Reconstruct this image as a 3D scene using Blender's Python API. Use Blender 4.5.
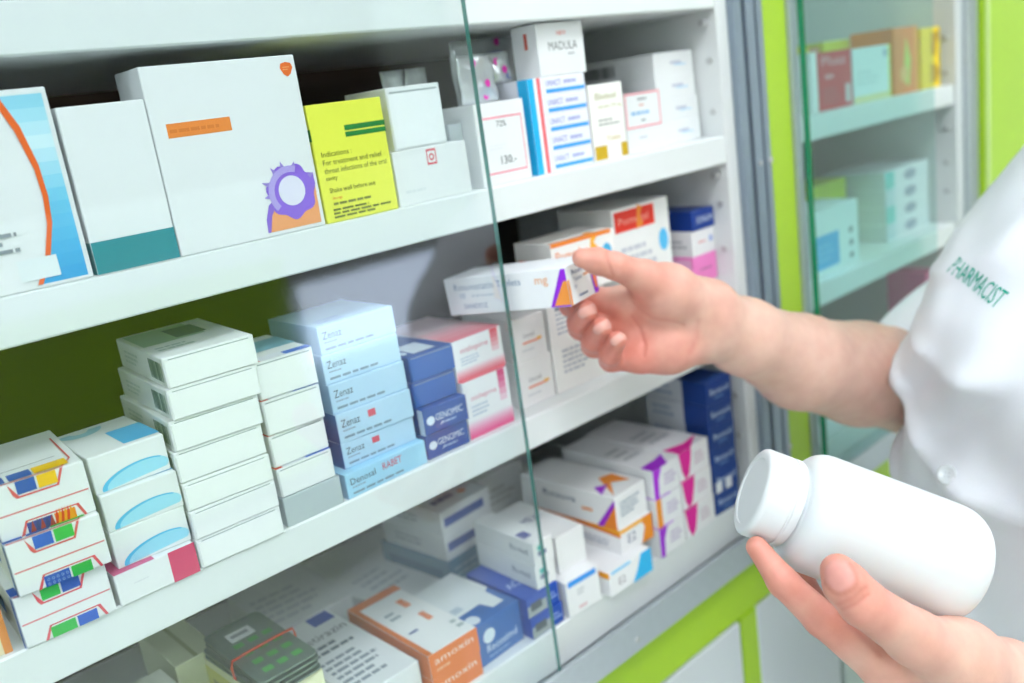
import bpy, bmesh, math, random
import numpy as np
from mathutils import Vector, Matrix
from mathutils.bvhtree import BVHTree

random.seed(7)
for o in list(bpy.data.objects):
    bpy.data.objects.remove(o)
scene = bpy.context.scene
COL = scene.collection
Z0 = 1.35                      # height of the camera above the floor; heights below are given relative to it

# ---------------------------------------------------------------- camera
cam_d = bpy.data.cameras.new('camera')
cam = bpy.data.objects.new('camera', cam_d)
COL.objects.link(cam)
right = Vector((.72469, -.67504, -.13835)); down = Vector((-.27289, -.09678, -.95717)); fwd = Vector((.63273, .73141, -.25435))
M = Matrix((right, -down, -fwd)).transposed().to_4x4()
M.translation = Vector((0, -.46, Z0))
cam.matrix_world = M
cam_d.sensor_width = 36; cam_d.lens = 906 * 36 / 1024
cam_d.clip_start = .01
cam_d.dof.use_dof = True; cam_d.dof.focus_distance = .475; cam_d.dof.aperture_fstop = 5.2
scene.camera = cam

# ---------------------------------------------------------------- world, exposure
w = bpy.data.worlds.new('world'); scene.world = w; w.use_nodes = True
w.node_tree.nodes['Background'].inputs[0].default_value = (.9, .95, 1, 1)
w.node_tree.nodes['Background'].inputs[1].default_value = .4
scene.view_settings.view_transform = 'Standard'; scene.view_settings.look = 'None'
scene.view_settings.exposure = 0.62; scene.view_settings.gamma = 1
scene.view_settings.use_curve_mapping = False
LAMP = 9.0                     # emission of the ceiling panels

# ---------------------------------------------------------------- helpers
def lin(c):
    if isinstance(c, str):
        c = [int(c[i:i+2], 16) / 255 for i in (0, 2, 4)]
    return tuple(x / 12.92 if x <= .04045 else ((x + .055) / 1.055) ** 2.4 for x in c)

MATS = {}
def mat(name, col, rough=.5, metal=0., bump=0., scale=60., var=.03, emit=0., spec=.5, sss=0., coat=0.):
    if name in MATS: return MATS[name]
    m = bpy.data.materials.new(name); m.use_nodes = True
    nt = m.node_tree; p = nt.nodes['Principled BSDF']
    c = lin(col)
    p.inputs['Roughness'].default_value = rough; p.inputs['Metallic'].default_value = metal
    p.inputs['Specular IOR Level'].default_value = spec
    p.inputs['Coat Weight'].default_value = coat
    if sss:
        p.inputs['Subsurface Weight'].default_value = sss
        p.inputs['Subsurface Radius'].default_value = (1, .5, .3); p.inputs['Subsurface Scale'].default_value = .006
    tc = nt.nodes.new('ShaderNodeTexCoord'); nz = nt.nodes.new('ShaderNodeTexNoise')
    nz.inputs['Scale'].default_value = scale; nz.inputs['Detail'].default_value = 3
    nt.links.new(tc.outputs['Object'], nz.inputs['Vector'])
    mx = nt.nodes.new('ShaderNodeMix'); mx.data_type = 'RGBA'
    mx.inputs['A'].default_value = (*[x * (1 - var) for x in c], 1); mx.inputs['B'].default_value = (*[min(1, x * (1 + var)) for x in c], 1)
    nt.links.new(nz.outputs['Fac'], mx.inputs['Factor']); nt.links.new(mx.outputs['Result'], p.inputs['Base Color'])
    if bump:
        b = nt.nodes.new('ShaderNodeBump'); b.inputs['Strength'].default_value = bump; b.inputs['Distance'].default_value = .001
        nt.links.new(nz.outputs['Fac'], b.inputs['Height']); nt.links.new(b.outputs['Normal'], p.inputs['Normal'])
    if emit:
        p.inputs['Emission Color'].default_value = (*c, 1); p.inputs['Emission Strength'].default_value = emit
    MATS[name] = m
    return m

def ink(col):                  # printing ink or card of a given hex colour
    return mat('ink_' + col, col, .42, bump=.05, scale=200, var=.02)

def glass(name, tint, ior=1.5, refl=1.0):
    m = bpy.data.materials.new(name); m.use_nodes = True; nt = m.node_tree; nt.nodes.clear()
    out = nt.nodes.new('ShaderNodeOutputMaterial'); mix = nt.nodes.new('ShaderNodeMixShader')
    tr = nt.nodes.new('ShaderNodeBsdfTransparent'); gl = nt.nodes.new('ShaderNodeBsdfGlossy'); fr = nt.nodes.new('ShaderNodeFresnel')
    tr.inputs[0].default_value = (*tint, 1); gl.inputs['Roughness'].default_value = .05
    gl.inputs[0].default_value = (refl, refl, refl, 1)
    fr.inputs['IOR'].default_value = ior
    geo = nt.nodes.new('ShaderNodeNewGeometry'); sub = nt.nodes.new('ShaderNodeMath'); sub.operation = 'SUBTRACT'; sub.inputs[0].default_value = 1
    mul = nt.nodes.new('ShaderNodeMath'); mul.operation = 'MULTIPLY'      # reflect on the entering surface only
    nt.links.new(geo.outputs['Backfacing'], sub.inputs[1]); nt.links.new(sub.outputs[0], mul.inputs[0]); nt.links.new(fr.outputs[0], mul.inputs[1])
    nt.links.new(mul.outputs[0], mix.inputs[0]); nt.links.new(tr.outputs[0], mix.inputs[1]); nt.links.new(gl.outputs[0], mix.inputs[2])
    nt.links.new(mix.outputs[0], out.inputs[0])
    return m

class MB:
    """collects shapes and builds ONE mesh object"""
    def __init__(s): s.v = []; s.f = []; s.m = []; s.sm = []
    def add(s, verts, faces, mi=0, smooth=False):
        b = len(s.v); s.v += [tuple(v) for v in verts]
        for f in faces: s.f.append(tuple(i + b for i in f)); s.m.append(mi); s.sm.append(smooth)
    def box(s, x0, y0, z0, x1, y1, z1, mi=0, bev=0.):
        if bev:
            bm = bmesh.new(); bmesh.ops.create_cube(bm, size=1)
            for v in bm.verts: v.co = Vector(((x0 + x1) / 2 + v.co.x * (x1 - x0), (y0 + y1) / 2 + v.co.y * (y1 - y0), (z0 + z1) / 2 + v.co.z * (z1 - z0)))
            bmesh.ops.bevel(bm, geom=bm.edges[:], offset=bev, segments=1, affect='EDGES')
            bm.verts.index_update()
            s.add([v.co[:] for v in bm.verts], [[v.index for v in f.verts] for f in bm.faces], mi); bm.free(); return
        s.add([(x0, y0, z0), (x1, y0, z0), (x1, y1, z0), (x0, y1, z0), (x0, y0, z1), (x1, y0, z1), (x1, y1, z1), (x0, y1, z1)],
              [(0, 3, 2, 1), (4, 5, 6, 7), (0, 1, 5, 4), (1, 2, 6, 5), (2, 3, 7, 6), (3, 0, 4, 7)], mi)
    def cyl(s, c, axis, r, l, n=16, mi=0, smooth=True):
        a = Vector(axis).normalized(); u = a.orthogonal().normalized(); v = a.cross(u); c = Vector(c)
        vs = []
        for k in (0, 1):
            for i in range(n):
                t = 2 * math.pi * i / n; vs.append(c + a * (l * k) + (u * math.cos(t) + v * math.sin(t)) * r)
        s.add(vs, [(i, (i + 1) % n, n + (i + 1) % n, n + i) for i in range(n)], mi, smooth)
        s.add(vs[:n], [tuple(range(n - 1, -1, -1))], mi); s.add(vs[n:], [tuple(range(n))], mi)
    def lathe(s, base, axis, prof, n=48, mi=0):            # None in the profile makes a sharp edge
        a = Vector(axis).normalized(); u = a.orthogonal().normalized(); v = a.cross(u); base = Vector(base)
        runs = [[]]
        for q in prof:
            if q is None: runs.append([runs[-1][-1]])
            else: runs[-1].append(q)
        for run in runs:
            vs = []; fs = []
            for (r, l) in run:
                for i in range(n):
                    t = 2 * math.pi * i / n; vs.append(base + a * l + (u * math.cos(t) + v * math.sin(t)) * max(r, 1e-5))
            for k in range(len(run) - 1):
                for i in range(n): fs.append((k * n + i, k * n + (i + 1) % n, (k + 1) * n + (i + 1) % n, (k + 1) * n + i)[::-1])
            s.add(vs, fs, mi, True)
    def tube(s, pts, r, n=8, mi=0, closed=False):
        pts = [Vector(p) for p in pts]; N = len(pts); vs = []
        for i, p in enumerate(pts):
            t = (pts[(i + 1) % N] - pts[i - 1]) if closed else (pts[min(i + 1, N - 1)] - pts[max(i - 1, 0)])
            t.normalize(); u = t.cross(Vector((.13, .21, .97))).normalized(); v = t.cross(u)
            for k in range(n):
                a = 2 * math.pi * k / n; vs.append(p + (u * math.cos(a) + v * math.sin(a)) * r)
        fs = [(i * n + k, i * n + (k + 1) % n, ((i + 1) % N) * n + (k + 1) % n, ((i + 1) % N) * n + k) for i in range(N if closed else N - 1) for k in range(n)]
        s.add(vs, fs, mi, True)
    def build(s, name, mats, parent=None, loc=(0, 0, 0), rotz=0.):
        me = bpy.data.meshes.new(name); me.from_pydata(s.v, [], s.f)
        if not isinstance(mats, (list, tuple)): mats = [mats]
        for m in mats: me.materials.append(m)
        me.polygons.foreach_set('material_index', s.m); me.polygons.foreach_set('use_smooth', s.sm); me.update()
        o = bpy.data.objects.new(name, me); COL.objects.link(o)
        o.location = loc; o.rotation_euler = (0, 0, rotz)
        if parent: o.parent = parent
        return o

def tag(o, label, cat=None, group=None, kind=None):
    if label: o['label'] = label
    if cat: o['category'] = cat
    if group: o['group'] = group
    if kind: o['kind'] = kind
    return o
def empty(name, loc=(0, 0, 0)):
    o = bpy.data.objects.new(name, None); COL.objects.link(o); o.location = loc; o.empty_display_size = .05
    return o
def part(name, m, parent, *boxes, bev=0.):
    b = MB()
    for q in boxes: b.box(q[0], q[1], q[2] , q[3], q[4], q[5], bev=bev)
    return b.build(name, m, parent)

# ---------------------------------------------------------------- materials
WHITE = mat('white_laminate', 'e4e9e9', .35, bump=.02, scale=30, var=.015)
INNER = mat('white_laminate_inner', 'dfe3e3', .45, bump=.02, scale=30, var=.02)
BACK = mat('dark_back_board', '262220', .6, scale=6, var=.15)  # dark tone stands for the deep shade at the cabinet back
ALU = mat('brushed_aluminium', 'c2cad0', .34, .45, bump=.05, scale=120, var=.06)
LIME = mat('lime_green_laminate', 'aed62c', .35, scale=20, var=.03)
DOOR = mat('pale_grey_door', 'd6dce0', .4, scale=15, var=.02)
DARK = mat('dark_gap', '50585c', .6)
STEEL = mat('steel_peg', 'c4c6c6', .4, .3)
PANE = glass('clear_pane', (.962, .984, .984), 1.85)
PANE2 = glass('teal_pane', (.80, .93, .915), 1.6)
EDGE = mat('green_glass_edge', '2f7d74', .15, spec=.8, var=.2, scale=40)
EDGE2 = mat('deep_green_glass_edge', '0f8a5c', .15, spec=.8, var=.2, scale=40)
WALLM = mat('painted_wall', 'e9ecea', .7, bump=.05, scale=80)
FLOORM = mat('pale_floor_tile', 'cfd2d0', .3, scale=12, var=.05)
CEILM = mat('ceiling_paint', 'f1f2f2', .8)

# ---------------------------------------------------------------- room shell
XA, XB, YA, YB, ZT = -2.4, 2.9, -3.1, .31, 2.7
def shell(name, q, m):
    b = MB(); b.box(*q); return tag(b.build(name, m), None, kind='structure')
shell('floor', (XA, YA, -.1, XB, YB, 0), FLOORM)
shell('ceiling', (XA, YA, ZT, XB, YB, ZT + .1), CEILM)
shell('wall_back', (XA, YB, 0, XB, YB + .1, ZT), WALLM)
shell('wall_front', (XA, YA - .1, 0, XB, YA, ZT), WALLM)
shell('wall_left', (XA - .1, YA, 0, XA, YB, ZT), WALLM)
shell('wall_right', (XB, YA, 0, XB + .1, YB, ZT), WALLM)
LAMPM = mat('lamp_diffuser', 'f6faff', .5, emit=LAMP)
names = ['over the cabinet left end', 'over the counter aisle', 'above the pharmacist', 'nearest the left wall', 'in the room middle', 'nearest the right wall']
k = 0
for yy in (-.95, -2.2):
    for xx in (-1.3, .1, 1.5):
        e = tag(empty('ceiling_light', (xx, yy, ZT)), 'square white ceiling light panel ' + names[k], 'lamp', 'ceiling light panels'); k += 1
        b = MB(); b.box(-.36, -.36, -.03, .36, -.3, 0); b.box(-.36, .3, -.03, .36, .36, 0); b.box(-.36, -.3, -.03, -.3, .3, 0); b.box(.3, -.3, -.03, .36, .3, 0)
        b.build('frame', ALU, e)
        b = MB(); b.box(-.3, -.3, -.02, .3, .3, -.005); b.build('diffuser', LAMPM, e)

# furniture on the far side of the room, seen only as reflections in the panes
e = tag(empty('counter', (.50, YA, 0)), 'lime green counter with a pale top against the far wall', 'counter')
part('body', LIME, e, (-1.1, .003, .08, 1.1, .45, .92)); part('top', DOOR, e, (-1.12, .003, .92, 1.12, .48, .96)); part('plinth', DARK, e, (-1.08, .003, 0, 1.08, .40, .08))
e = tag(empty('lit_showcase', (2.18, YA, 0)), 'added low showcase, out of view, with a glowing back for pale haze in the pane', 'showcase')
part('body', DOOR, e, (-.54, .003, 0, .54, .40, .36)); part('lit_back', mat('lit_panel', 'dceaff', .5, emit=3.0), e, (-.53, .003, .36, .53, .02, .78)); part('top', DOOR, e, (-.54, .003, .78, .54, .40, .80))  # invented glowing back, added to be mirrored as pale haze in the pane
for xx in (-.54, .52): part('post', ALU, e, (xx, .38, .36, xx + .02, .40, .78))
e = tag(empty('wall_shelf', (1.6, YA, 1.2)), 'dark brown wooden wall shelf on the far wall', 'shelf')
BRN = mat('brown_wood', '4a2f20', .5, scale=8, var=.3)
part('back', BRN, e, (-.9, .003, 0, .9, .02, 1.0))
for zz in (0, .33, .66, .97): part('board', BRN, e, (-.9, .02, zz, .9, .28, zz + .03))

# ---------------------------------------------------------------- display cabinets
S1, S2, S3, S4 = .05, -.0535, -.219, -.388     # S1: underside of the upper shelf; the others are shelf tops
def zz(z): return Z0 + z
cab = tag(empty('display_cabinet', (0, 0, 0)), 'white shelved display cabinet with sliding glass front and lime green base', 'cabinet')
XL = -.85
DEPTH = .28
for (z0, z1) in ((S1, S1 + .024), (S2 - .0235, S2), (S3 - .0235, S3), (S4 - .034, S4), (.33, .354), (.62, .65)):
    part('shelf', WHITE, cab, (XL, 0, zz(z0), .669, DEPTH - .006, zz(z1)), bev=.001)
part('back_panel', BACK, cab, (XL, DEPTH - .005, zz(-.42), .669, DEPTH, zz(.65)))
sp = part('side_panel', INNER, cab, (.67, 0, zz(-.42), .686, DEPTH, zz(.65)), bev=.001)
part('side_panel', INNER, cab, (XL - .016, 0, zz(-.42), XL, DEPTH, zz(.65)), bev=.001)
for z in (.040, .009, -.033, -.0865, -.112, -.152, -.190, -.2525, -.29, -.33):      # steel pegs in the side panel
    b = MB(); b.cyl((.6705, .010, zz(z)), (-1, 0, 0), .0028, .0022 if z not in (.040, -.0865, -.2525) else .009, 12); b.build('shelf_peg', STEEL, sp)
# aluminium upright with two grooves, lime stile, thin aluminium strip
b = MB()
for x0, x1, y0 in ((.686, .697, -.006), (.697, .702, .002), (.702, .715, -.007), (.715, .720, .002), (.720, .729, -.006)):
    b.box(x0, y0, zz(-.441), x1, .02, zz(.65))
up = b.build('upright', mat('blue_grey_aluminium', '94a2b0', .32, .55, bump=.05, scale=120, var=.06), cab)
for zc in (-.083, .28, -.36):
    b = MB(); b.cyl((.7265, -.0055, zz(zc)), (0, -1, 0), .003, .002, 12); b.cyl((.7085, -.0065, zz(zc)), (0, -1, 0), .0022, .002, 12); b.build('screw', STEEL, up)
part('stile', LIME, cab, (.729, -.003, zz(-.441), .771, .02, zz(.65)))
# bottom track and lime board, base doors
b = MB()
for y0, y1, z0, z1 in ((-.0165, -.0140, -.441, -.412), (-.0140, 0., -.441, -.436), (-.0140, 0., -.424, -.4225), (-.0030, -.001, -.436, -.423)):
    b.box(XL, y0, zz(z0), .686, y1, zz(z1))
track = b.build('bottom_track', ALU, cab)
for xx in (.47, .10): 
    b = MB(); b.cyl((xx, -.0166, zz(-.430)), (0, -1, 0), .0025, .0015, 12); b.build('screw', STEEL, track)
part('upper_track', ALU, cab, (XL, -.018, zz(.62), .686, 0., zz(.65)))
part('base_board', LIME, cab, (XL, -.004, zz(-.498), .771, .02, zz(-.442)))
part('base_body', DOOR, cab, (XL, .004, .08, .771, DEPTH, zz(-.498)))
part('plinth', DARK, cab, (XL, .03, 0, .771, DEPTH, .08))
for x0, x1 in ((.01, .624), (XL, -.014)):
    part('base_door', DOOR, cab, (x0, -.006, .085, x1, .003, zz(-.500)), bev=.0015)
part('base_door', DOOR, cab, (.653, -.006, .085, .802, .003, zz(-.500)), bev=.0015)
part('door_strip', LIME, cab, (.626, -.006, .085, .651, .003, zz(-.499)))
part('door_strip', LIME, cab, (-.012, -.006, .085, .008, .003, zz(-.499)))
def pane(x0, x1, y0, y1, z0, z1, m, em, parent):
    b = MB(); b.box(x0, y0, z0, x1, y1, z1)
    for i in (3, 5): b.m[i] = 1
    return b.build('glass_door', [m, em], parent)
pane(XL, .389, -.0125, -.0085, zz(-.4225), zz(.62), PANE, EDGE, cab)

cab2 = tag(empty('display_cabinet', (.772, 0, 0)), 'narrow display cabinet with teal glass door beside the tall lime panel', 'cabinet')
def p2(n, m, *bx, bev=0.): return part(n, m, cab2, *[(q[0] - .772, q[1], q[2], q[3] - .772, q[4], q[5]) for q in bx], bev=bev)
for (z0, z1) in ((.03, .054), (S2 - .0235, S2), (S3 - .0235, S3), (S4 - .034, S4), (.33, .354), (.62, .65)):
    p2('shelf', WHITE, (.787, .002, zz(z0), 1.144, DEPTH - .006, zz(z1)), bev=.001) if z0 != .03 else None
p2('back_panel', mat('grey_back_board', 'b6c6c4', .6), (.787, DEPTH - .005, zz(-.42), 1.144, DEPTH, zz(.65)))
p2('side_panel', INNER, (.772, 0.0, zz(-.42), .786, DEPTH, zz(.65)))
sp2 = p2('side_panel', INNER, (1.145, 0, zz(-.42), 1.163, DEPTH, zz(.65)))
for z in (.0, -.04, -.105, -.145, -.18, -.27, -.31):
    b = MB(); b.cyl((1.1445 - .772, .012, zz(z)), (-1, 0, 0), .0032, .003, 12); b.build('shelf_peg', STEEL, sp2)
p2('upright', ALU, (.772, -.006, zz(-.441), .783, -.001, zz(.65)), (1.163, -.008, zz(-.441), 1.172, .02, zz(.65)), (1.172, -.002, zz(-.441), 1.178, .02, zz(.65)), (1.178, -.008, zz(-.441), 1.189, .02, zz(.65)))
p2('bottom_track', ALU, (.772, -.0165, zz(-.441), 1.189, 0, zz(-.412)))
p2('base_board', LIME, (.772, -.004, zz(-.498), 1.189, .02, zz(-.442)))
p2('base_body', DARK, (.789, .004, .08, 1.189, DEPTH, zz(-.498)))
p2('plinth', DARK, (.789, .03, 0, 1.189, DEPTH, .08))
p2('base_door', mat('pale_green_door', 'c9d8d0', .3), (.812, -.006, .085, 1.186, .003, zz(-.500)), bev=.0015)
b = MB(); b.box(.784 - .772, -.0140, zz(-.412), 1.052 - .772, -.0075, zz(.62))
b.m[5] = 1
b.build('glass_door', [PANE2, EDGE2], cab2)

e = tag(empty('tall_cabinet', (1.190, 0, 0)), 'tall plain lime green cabinet front beyond the teal glass door', 'cabinet')
part('body', DOOR, e, (.001, .003, .08, .9, DEPTH, 2.3)); part('plinth', DARK, e, (.001, .03, 0, .9, DEPTH, .08))
for x0, x1 in ((.002, .449), (.452, .9)):
    part('door', LIME, e, (x0, -.014, .085, x1, .002, 2.3), bev=.0015)
b = MB(); b.box(.006, -.017, .085, .012, -.0145, 2.3); b.build('edge_strip', mat('pale_lime_edge', 'd8eea0', .3), e)
# ---------------------------------------------------------------- medicine boxes
TXT = {}
def text_mesh(s):
    if s in TXT: return TXT[s]
    c = bpy.data.curves.new('t', 'FONT'); c.body = s; c.resolution_u = 2; c.size = 1
    o = bpy.data.objects.new('t', c); COL.objects.link(o)
    bpy.context.view_layer.update()
    me = o.evaluated_get(bpy.context.evaluated_depsgraph_get()).to_mesh()
    v = [tuple(p.co[:2]) for p in me.vertices]; f = [tuple(p.vertices) for p in me.polygons]
    bpy.data.objects.remove(o); bpy.data.curves.remove(c)
    xs = [p[0] for p in v]; ys = [p[1] for p in v]
    x0, x1, y0, y1 = min(xs), max(xs), min(ys), max(ys)
    TXT[s] = ([((a - x0) / (y1 - y0), (b_ - y0) / (y1 - y0)) for a, b_ in v], f, (x1 - x0) / (y1 - y0))
    return TXT[s]

def frame(face, w, d, h):
    return {'F': ((0, 0, 0), (w, 0, 0), (0, 0, h), (0, -1, 0)), 'L': ((0, d, 0), (0, -d, 0), (0, 0, h), (-1, 0, 0)),
            'T': ((0, 0, h), (w, 0, 0), (0, d, 0), (0, 0, 1)), 'R': ((w, 0, 0), (0, d, 0), (0, 0, h), (1, 0, 0))}[face]

def mixhex(a, b, t):
    return ''.join('%02x' % round(int(a[i:i+2], 16) * (1 - t) + int(b[i:i+2], 16) * t) for i in (0, 2, 4))

def prints(root, w, d, h, items):
    for k, it in enumerate(items):
        kind, face = it[0], it[1]
        o, U, V, N = [Vector(q) for q in frame(face, w, d, h)]
        off = N * (.00012 + .00003 * k); art = MB(); cols = []
        P = lambda u, v: o + U * u + V * v + off
        def mi(c):
            if c not in cols: cols.append(c)
            return cols.index(c)
        def poly(pts, c): art.add([P(*q) for q in pts], [tuple(range(len(pts)))], mi(c))
        name = 'printed_patch'
        if kind == 'r':
            u0, v0, u1, v1, c = it[2:]; poly([(u0, v0), (u1, v0), (u1, v1), (u0, v1)], c)
        elif kind == 'p': poly(it[2], it[3])
        elif kind == 'e':
            cu, cv, ru, rv, c = it[2:]; poly([(cu + ru * math.cos(a * math.pi / 14), cv + rv * math.sin(a * math.pi / 14)) for a in range(28)], c)
        elif kind == 'o':                                  # ring or arc
            cu, cv, ru, rv, th, a0, a1, c = it[2:]; n = 24; pts = []; name = 'printed_ring'
            for q in range(n + 1):
                a = math.radians(a0 + (a1 - a0) * q / n); pts += [P(cu + ru * math.cos(a), cv + rv * math.sin(a)), P(cu + ru * (1 - th) * math.cos(a), cv + rv * (1 - th) * math.sin(a))]
            art.add(pts, [(2 * q, 2 * q + 2, 2 * q + 3, 2 * q + 1) for q in range(n)], mi(c))
        elif kind == 'g':                                  # printed colour fade in strips
            u0, v0, u1, v1, c0, c1, n = it[2:]; name = 'printed_fade'
            art.v = [P(u, v0 + (v1 - v0) * q / n) for q in range(n + 1) for u in (u0, u1)]
            for q in range(n):
                art.f.append((2 * q, 2 * q + 1, 2 * q + 3, 2 * q + 2)); art.m.append(mi(mixhex(c0, c1, (q + .5) / n))); art.sm.append(False)
        elif kind == 'w':                                  # rows of words too small to read
            u0, v0, u1, v1, rows, c = it[2:]; rh = (v1 - v0) / rows; name = 'small_print'
            rnd = random.Random(int(1000 * (u0 + v0 * 3)) + len(root.name))
            for q in range(rows):
                vb = v1 - rh * (q + .8); u = u0; end = u0 + (u1 - u0) * rnd.uniform(.6, 1)
                while u < end:
                    L = min((u1 - u0) * rnd.uniform(.08, .22), end - u)
                    poly([(u, vb), (u + L, vb), (u + L, vb + rh * .5), (u, vb + rh * .5)], c); u += L + (u1 - u0) * .03
        elif kind == 'b':                                  # barcode
            u0, v0, u1, v1, c = it[2:]; rnd = random.Random(5); u = u0; name = 'barcode'
            while u < u1:
                L = (u1 - u0) * rnd.choice((.02, .04, .06)); poly([(u, v0), (u + L, v0), (u + L, v1), (u, v1)], c); u += L + (u1 - u0) * rnd.choice((.02, .04))
        elif kind == 't':
            u, v, hf, s, c = it[2:7]; tv, tf, asp = text_mesh(s); name = 'lettering'
            H = V.length * hf; W = it[7] * U.length if len(it) > 7 else H * asp; sx = W / asp
            ud, vd = U.normalized(), V.normalized(); b0 = P(u, v)
            art.add([b0 + ud * (x * sx) + vd * (y * H) for x, y in tv], tf, mi(c))
        if art.v:
            ob = art.build(name, [ink(c) for c in cols], root)
            if kind in 'wb': ob['kind'] = 'stuff'

def carton(x, y, z, w, d, h, rot, col, label, group=None, pr=(), flap=None, name='medicine_box', cat='medicine box'):
    b = MB(); b.box(0, 0, 0, w, d, h, bev=.0005)
    o = b.build(name, ink(col), None, (x, y, Z0 + z), math.radians(rot))
    tag(o, label, cat, group)
    prints(o, w, d, h, list(pr))
    if flap:                                               # closing flap at the box end
        f = MB()
        g = .0006
        f.box(w * .015, -.0007, h * .03, w * .985, 0, h * .90, bev=.0003)
        f.build('tuck_flap', [ink(flap)], o)
        f = MB(); f.box(w * .06, -.0003, h * .905, w * .94, 0, h * .93); f.build('flap_slit', ink('9aa6a8'), o)  # grey strip coloured as the shade in the slit above the flap
    return o

WH, OFF = 'e9eced', 'e2e4e1'
ORD = ['bottom', 'second from bottom', 'third from bottom', 'fourth from bottom', 'fifth from bottom', 'sixth from bottom', 'topmost']
def ordn(i, n): return 'topmost' if i == n - 1 else ORD[i]

# ----- upper shelf
y = .0
def wedge(v): return float(np.interp(v, [.02, .16, .32, .46, .62, .82, .97], [.70, .78, .83, .845, .838, .79, .72]))
water = []
for q in range(14):
    va, vb = .02 + .95 * q / 14, .02 + .95 * (q + 1) / 14; t = (q + .5) / 14
    cc = mixhex('2aa2de', '74cbec', t / .45) if t < .45 else (mixhex('74cbec', 'd2f0f8', (t - .45) / .3) if t < .75 else mixhex('d2f0f8', '86d2ea', (t - .75) / .25))
    water.append(('p', 'F', [(wedge(va), va), (.97, va), (.97, vb), (wedge(vb), vb)], cc))
carton(.060, y, S2, .0795, .05, .0895, 0, WH, 'white box with blue water panel and curved orange line', 'boxes on the upper shelf', [
    *water,
    ('p', 'F', [(.68, .02), (.71, .02), (.79, .16), (.845, .32), (.862, .46), (.855, .62), (.81, .82), (.74, .97), (.70, .97), (.775, .8), (.825, .6), (.832, .46), (.815, .32), (.76, .16)], 'f06820'),
    ('r', 'F', .60, .05, .82, .16, 'e6eef0'),
    ('t', 'F', .42, .66, .03, 'spray', '707a80'), ('t', 'F', .36, .55, .03, 'suspension', '707a80'), ('t', 'F', .42, .44, .03, 'scale', '707a80'), ('w', 'F', .3, .2, .72, .32, 3, '8c969c'), ('w', 'F', .05, .3, .4, .8, 6, 'a0a8ac')])
carton(.1414, y, S2, .0418, .05, .0795, 0, WH, 'plain white box with a teal band along its foot', 'boxes on the upper shelf', [
    ('r', 'F', .004, .004, .996, .20, '1b8a93'), ('r', 'L', .004, .004, .996, .20, '1b8a93')], flap=None)
blob = [(.8 + (.17 + .012 * math.sin(7 * a)) * math.cos(a), .235 + (.155 + .011 * math.sin(7 * a)) * math.sin(a)) for a in [2 * math.pi * q / 48 for q in range(48)]]
def spike(a, l): return ('p', 'F', [(.8 + .16 * math.cos(a - .1), .235 + .146 * math.sin(a - .1)), (.8 + (.17 + l) * math.cos(a), .235 + (.155 + l) * math.sin(a)), (.8 + .16 * math.cos(a + .1), .235 + .146 * math.sin(a + .1))], '9a86d8')
carton(.1838, y, S2, .0868, .032, .0945, 0, WH, 'big white box with purple and orange splash emblem', 'boxes on the upper shelf', [
    ('r', 'F', .085, .625, .485, .70, 'f08c3c'), ('w', 'F', .10, .643, .42, .68, 1, 'e07c30'),
    ('p', 'F', [(.895, .955), (.93, .962), (.965, .955), (.975, .93), (.955, .895), (.93, .88), (.905, .895), (.885, .93)], 'f07028'),
    ('w', 'F', .905, .915, .955, .94, 2, 'f8a868'),
    ('p', 'F', [(.58, .025), (.585, .10), (.62, .18), (.70, .225), (.70, .10), (.66, .025)], '8a66d4'),
    ('p', 'F', [(.60, .025), (.97, .025), (.975, .28), (.90, .30), (.70, .20), (.63, .12)], 'f4a468'),
    ('p', 'F', [(.90, .28), (.975, .28), (.975, .32), (.90, .335)], '8a66d4'),
    ('p', 'F', blob, '8c64dc'), spike(2.2, .035), spike(2.75, .045), spike(3.2, .03), spike(1.8, .03), spike(1.3, .02), spike(.5, .03),
    ('o', 'F', .8, .235, .165, .15, .25, 70, 220, 'b4a4e6'),
    ('e', 'F', .8, .24, .095, .087, 'e4e2f2')])
carton(.2720, y, S2, .0510, .038, .0668, 0, 'eef050', 'yellow box with two dark green stripes', 'boxes on the upper shelf', [
    ('r', 'F', .44, .755, 1, .80, '1c8438'), ('r', 'F', .44, .70, 1, .742, '1c8438'), ('r', 'L', .5, .70, 1, .8, '1c8438'),
    ('t', 'F', .08, .56, .045, 'Indications :', '6c7420'), ('t', 'F', .08, .49, .045, 'For treatment and relief', '7c8430', .8), ('t', 'F', .08, .42, .045, 'throat infections of the oral', '7c8430', .85), ('t', 'F', .08, .35, .045, 'cavity', '6c7420'),
    ('t', 'F', .10, .255, .04, 'Shake well before use', '5c6418', .62), ('t', 'F', .12, .19, .03, 'Storage', 'e88020'), ('w', 'F', .12, .14, .7, .18, 1, '8c9440'), ('w', 'F', .10, .03, .9, .125, 3, '74802c')])
carton(.3262, .003, S2, .0592, .045, .0335, 0, WH, 'white box with a small red square mark, under another', 'pair of plain white boxes', [
    ('r', 'F', .44, .66, .57, .95, 'd85060'), ('r', 'F', .455, .70, .555, .91, WH), ('o', 'F', .505, .80, .035, .07, .5, 0, 360, 'd85060'), ('w', 'F', .1, .2, .5, .3, 1, 'dde2e4')])
carton(.3308, .005, S2 + .0336, .0415, .045, .0377, 0, WH, 'plain white box stacked on the red marked one', 'pair of plain white boxes', [('w', 'F', .2, .55, .8, .62, 1, 'e6eaec')], flap='eef2f4')
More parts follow.
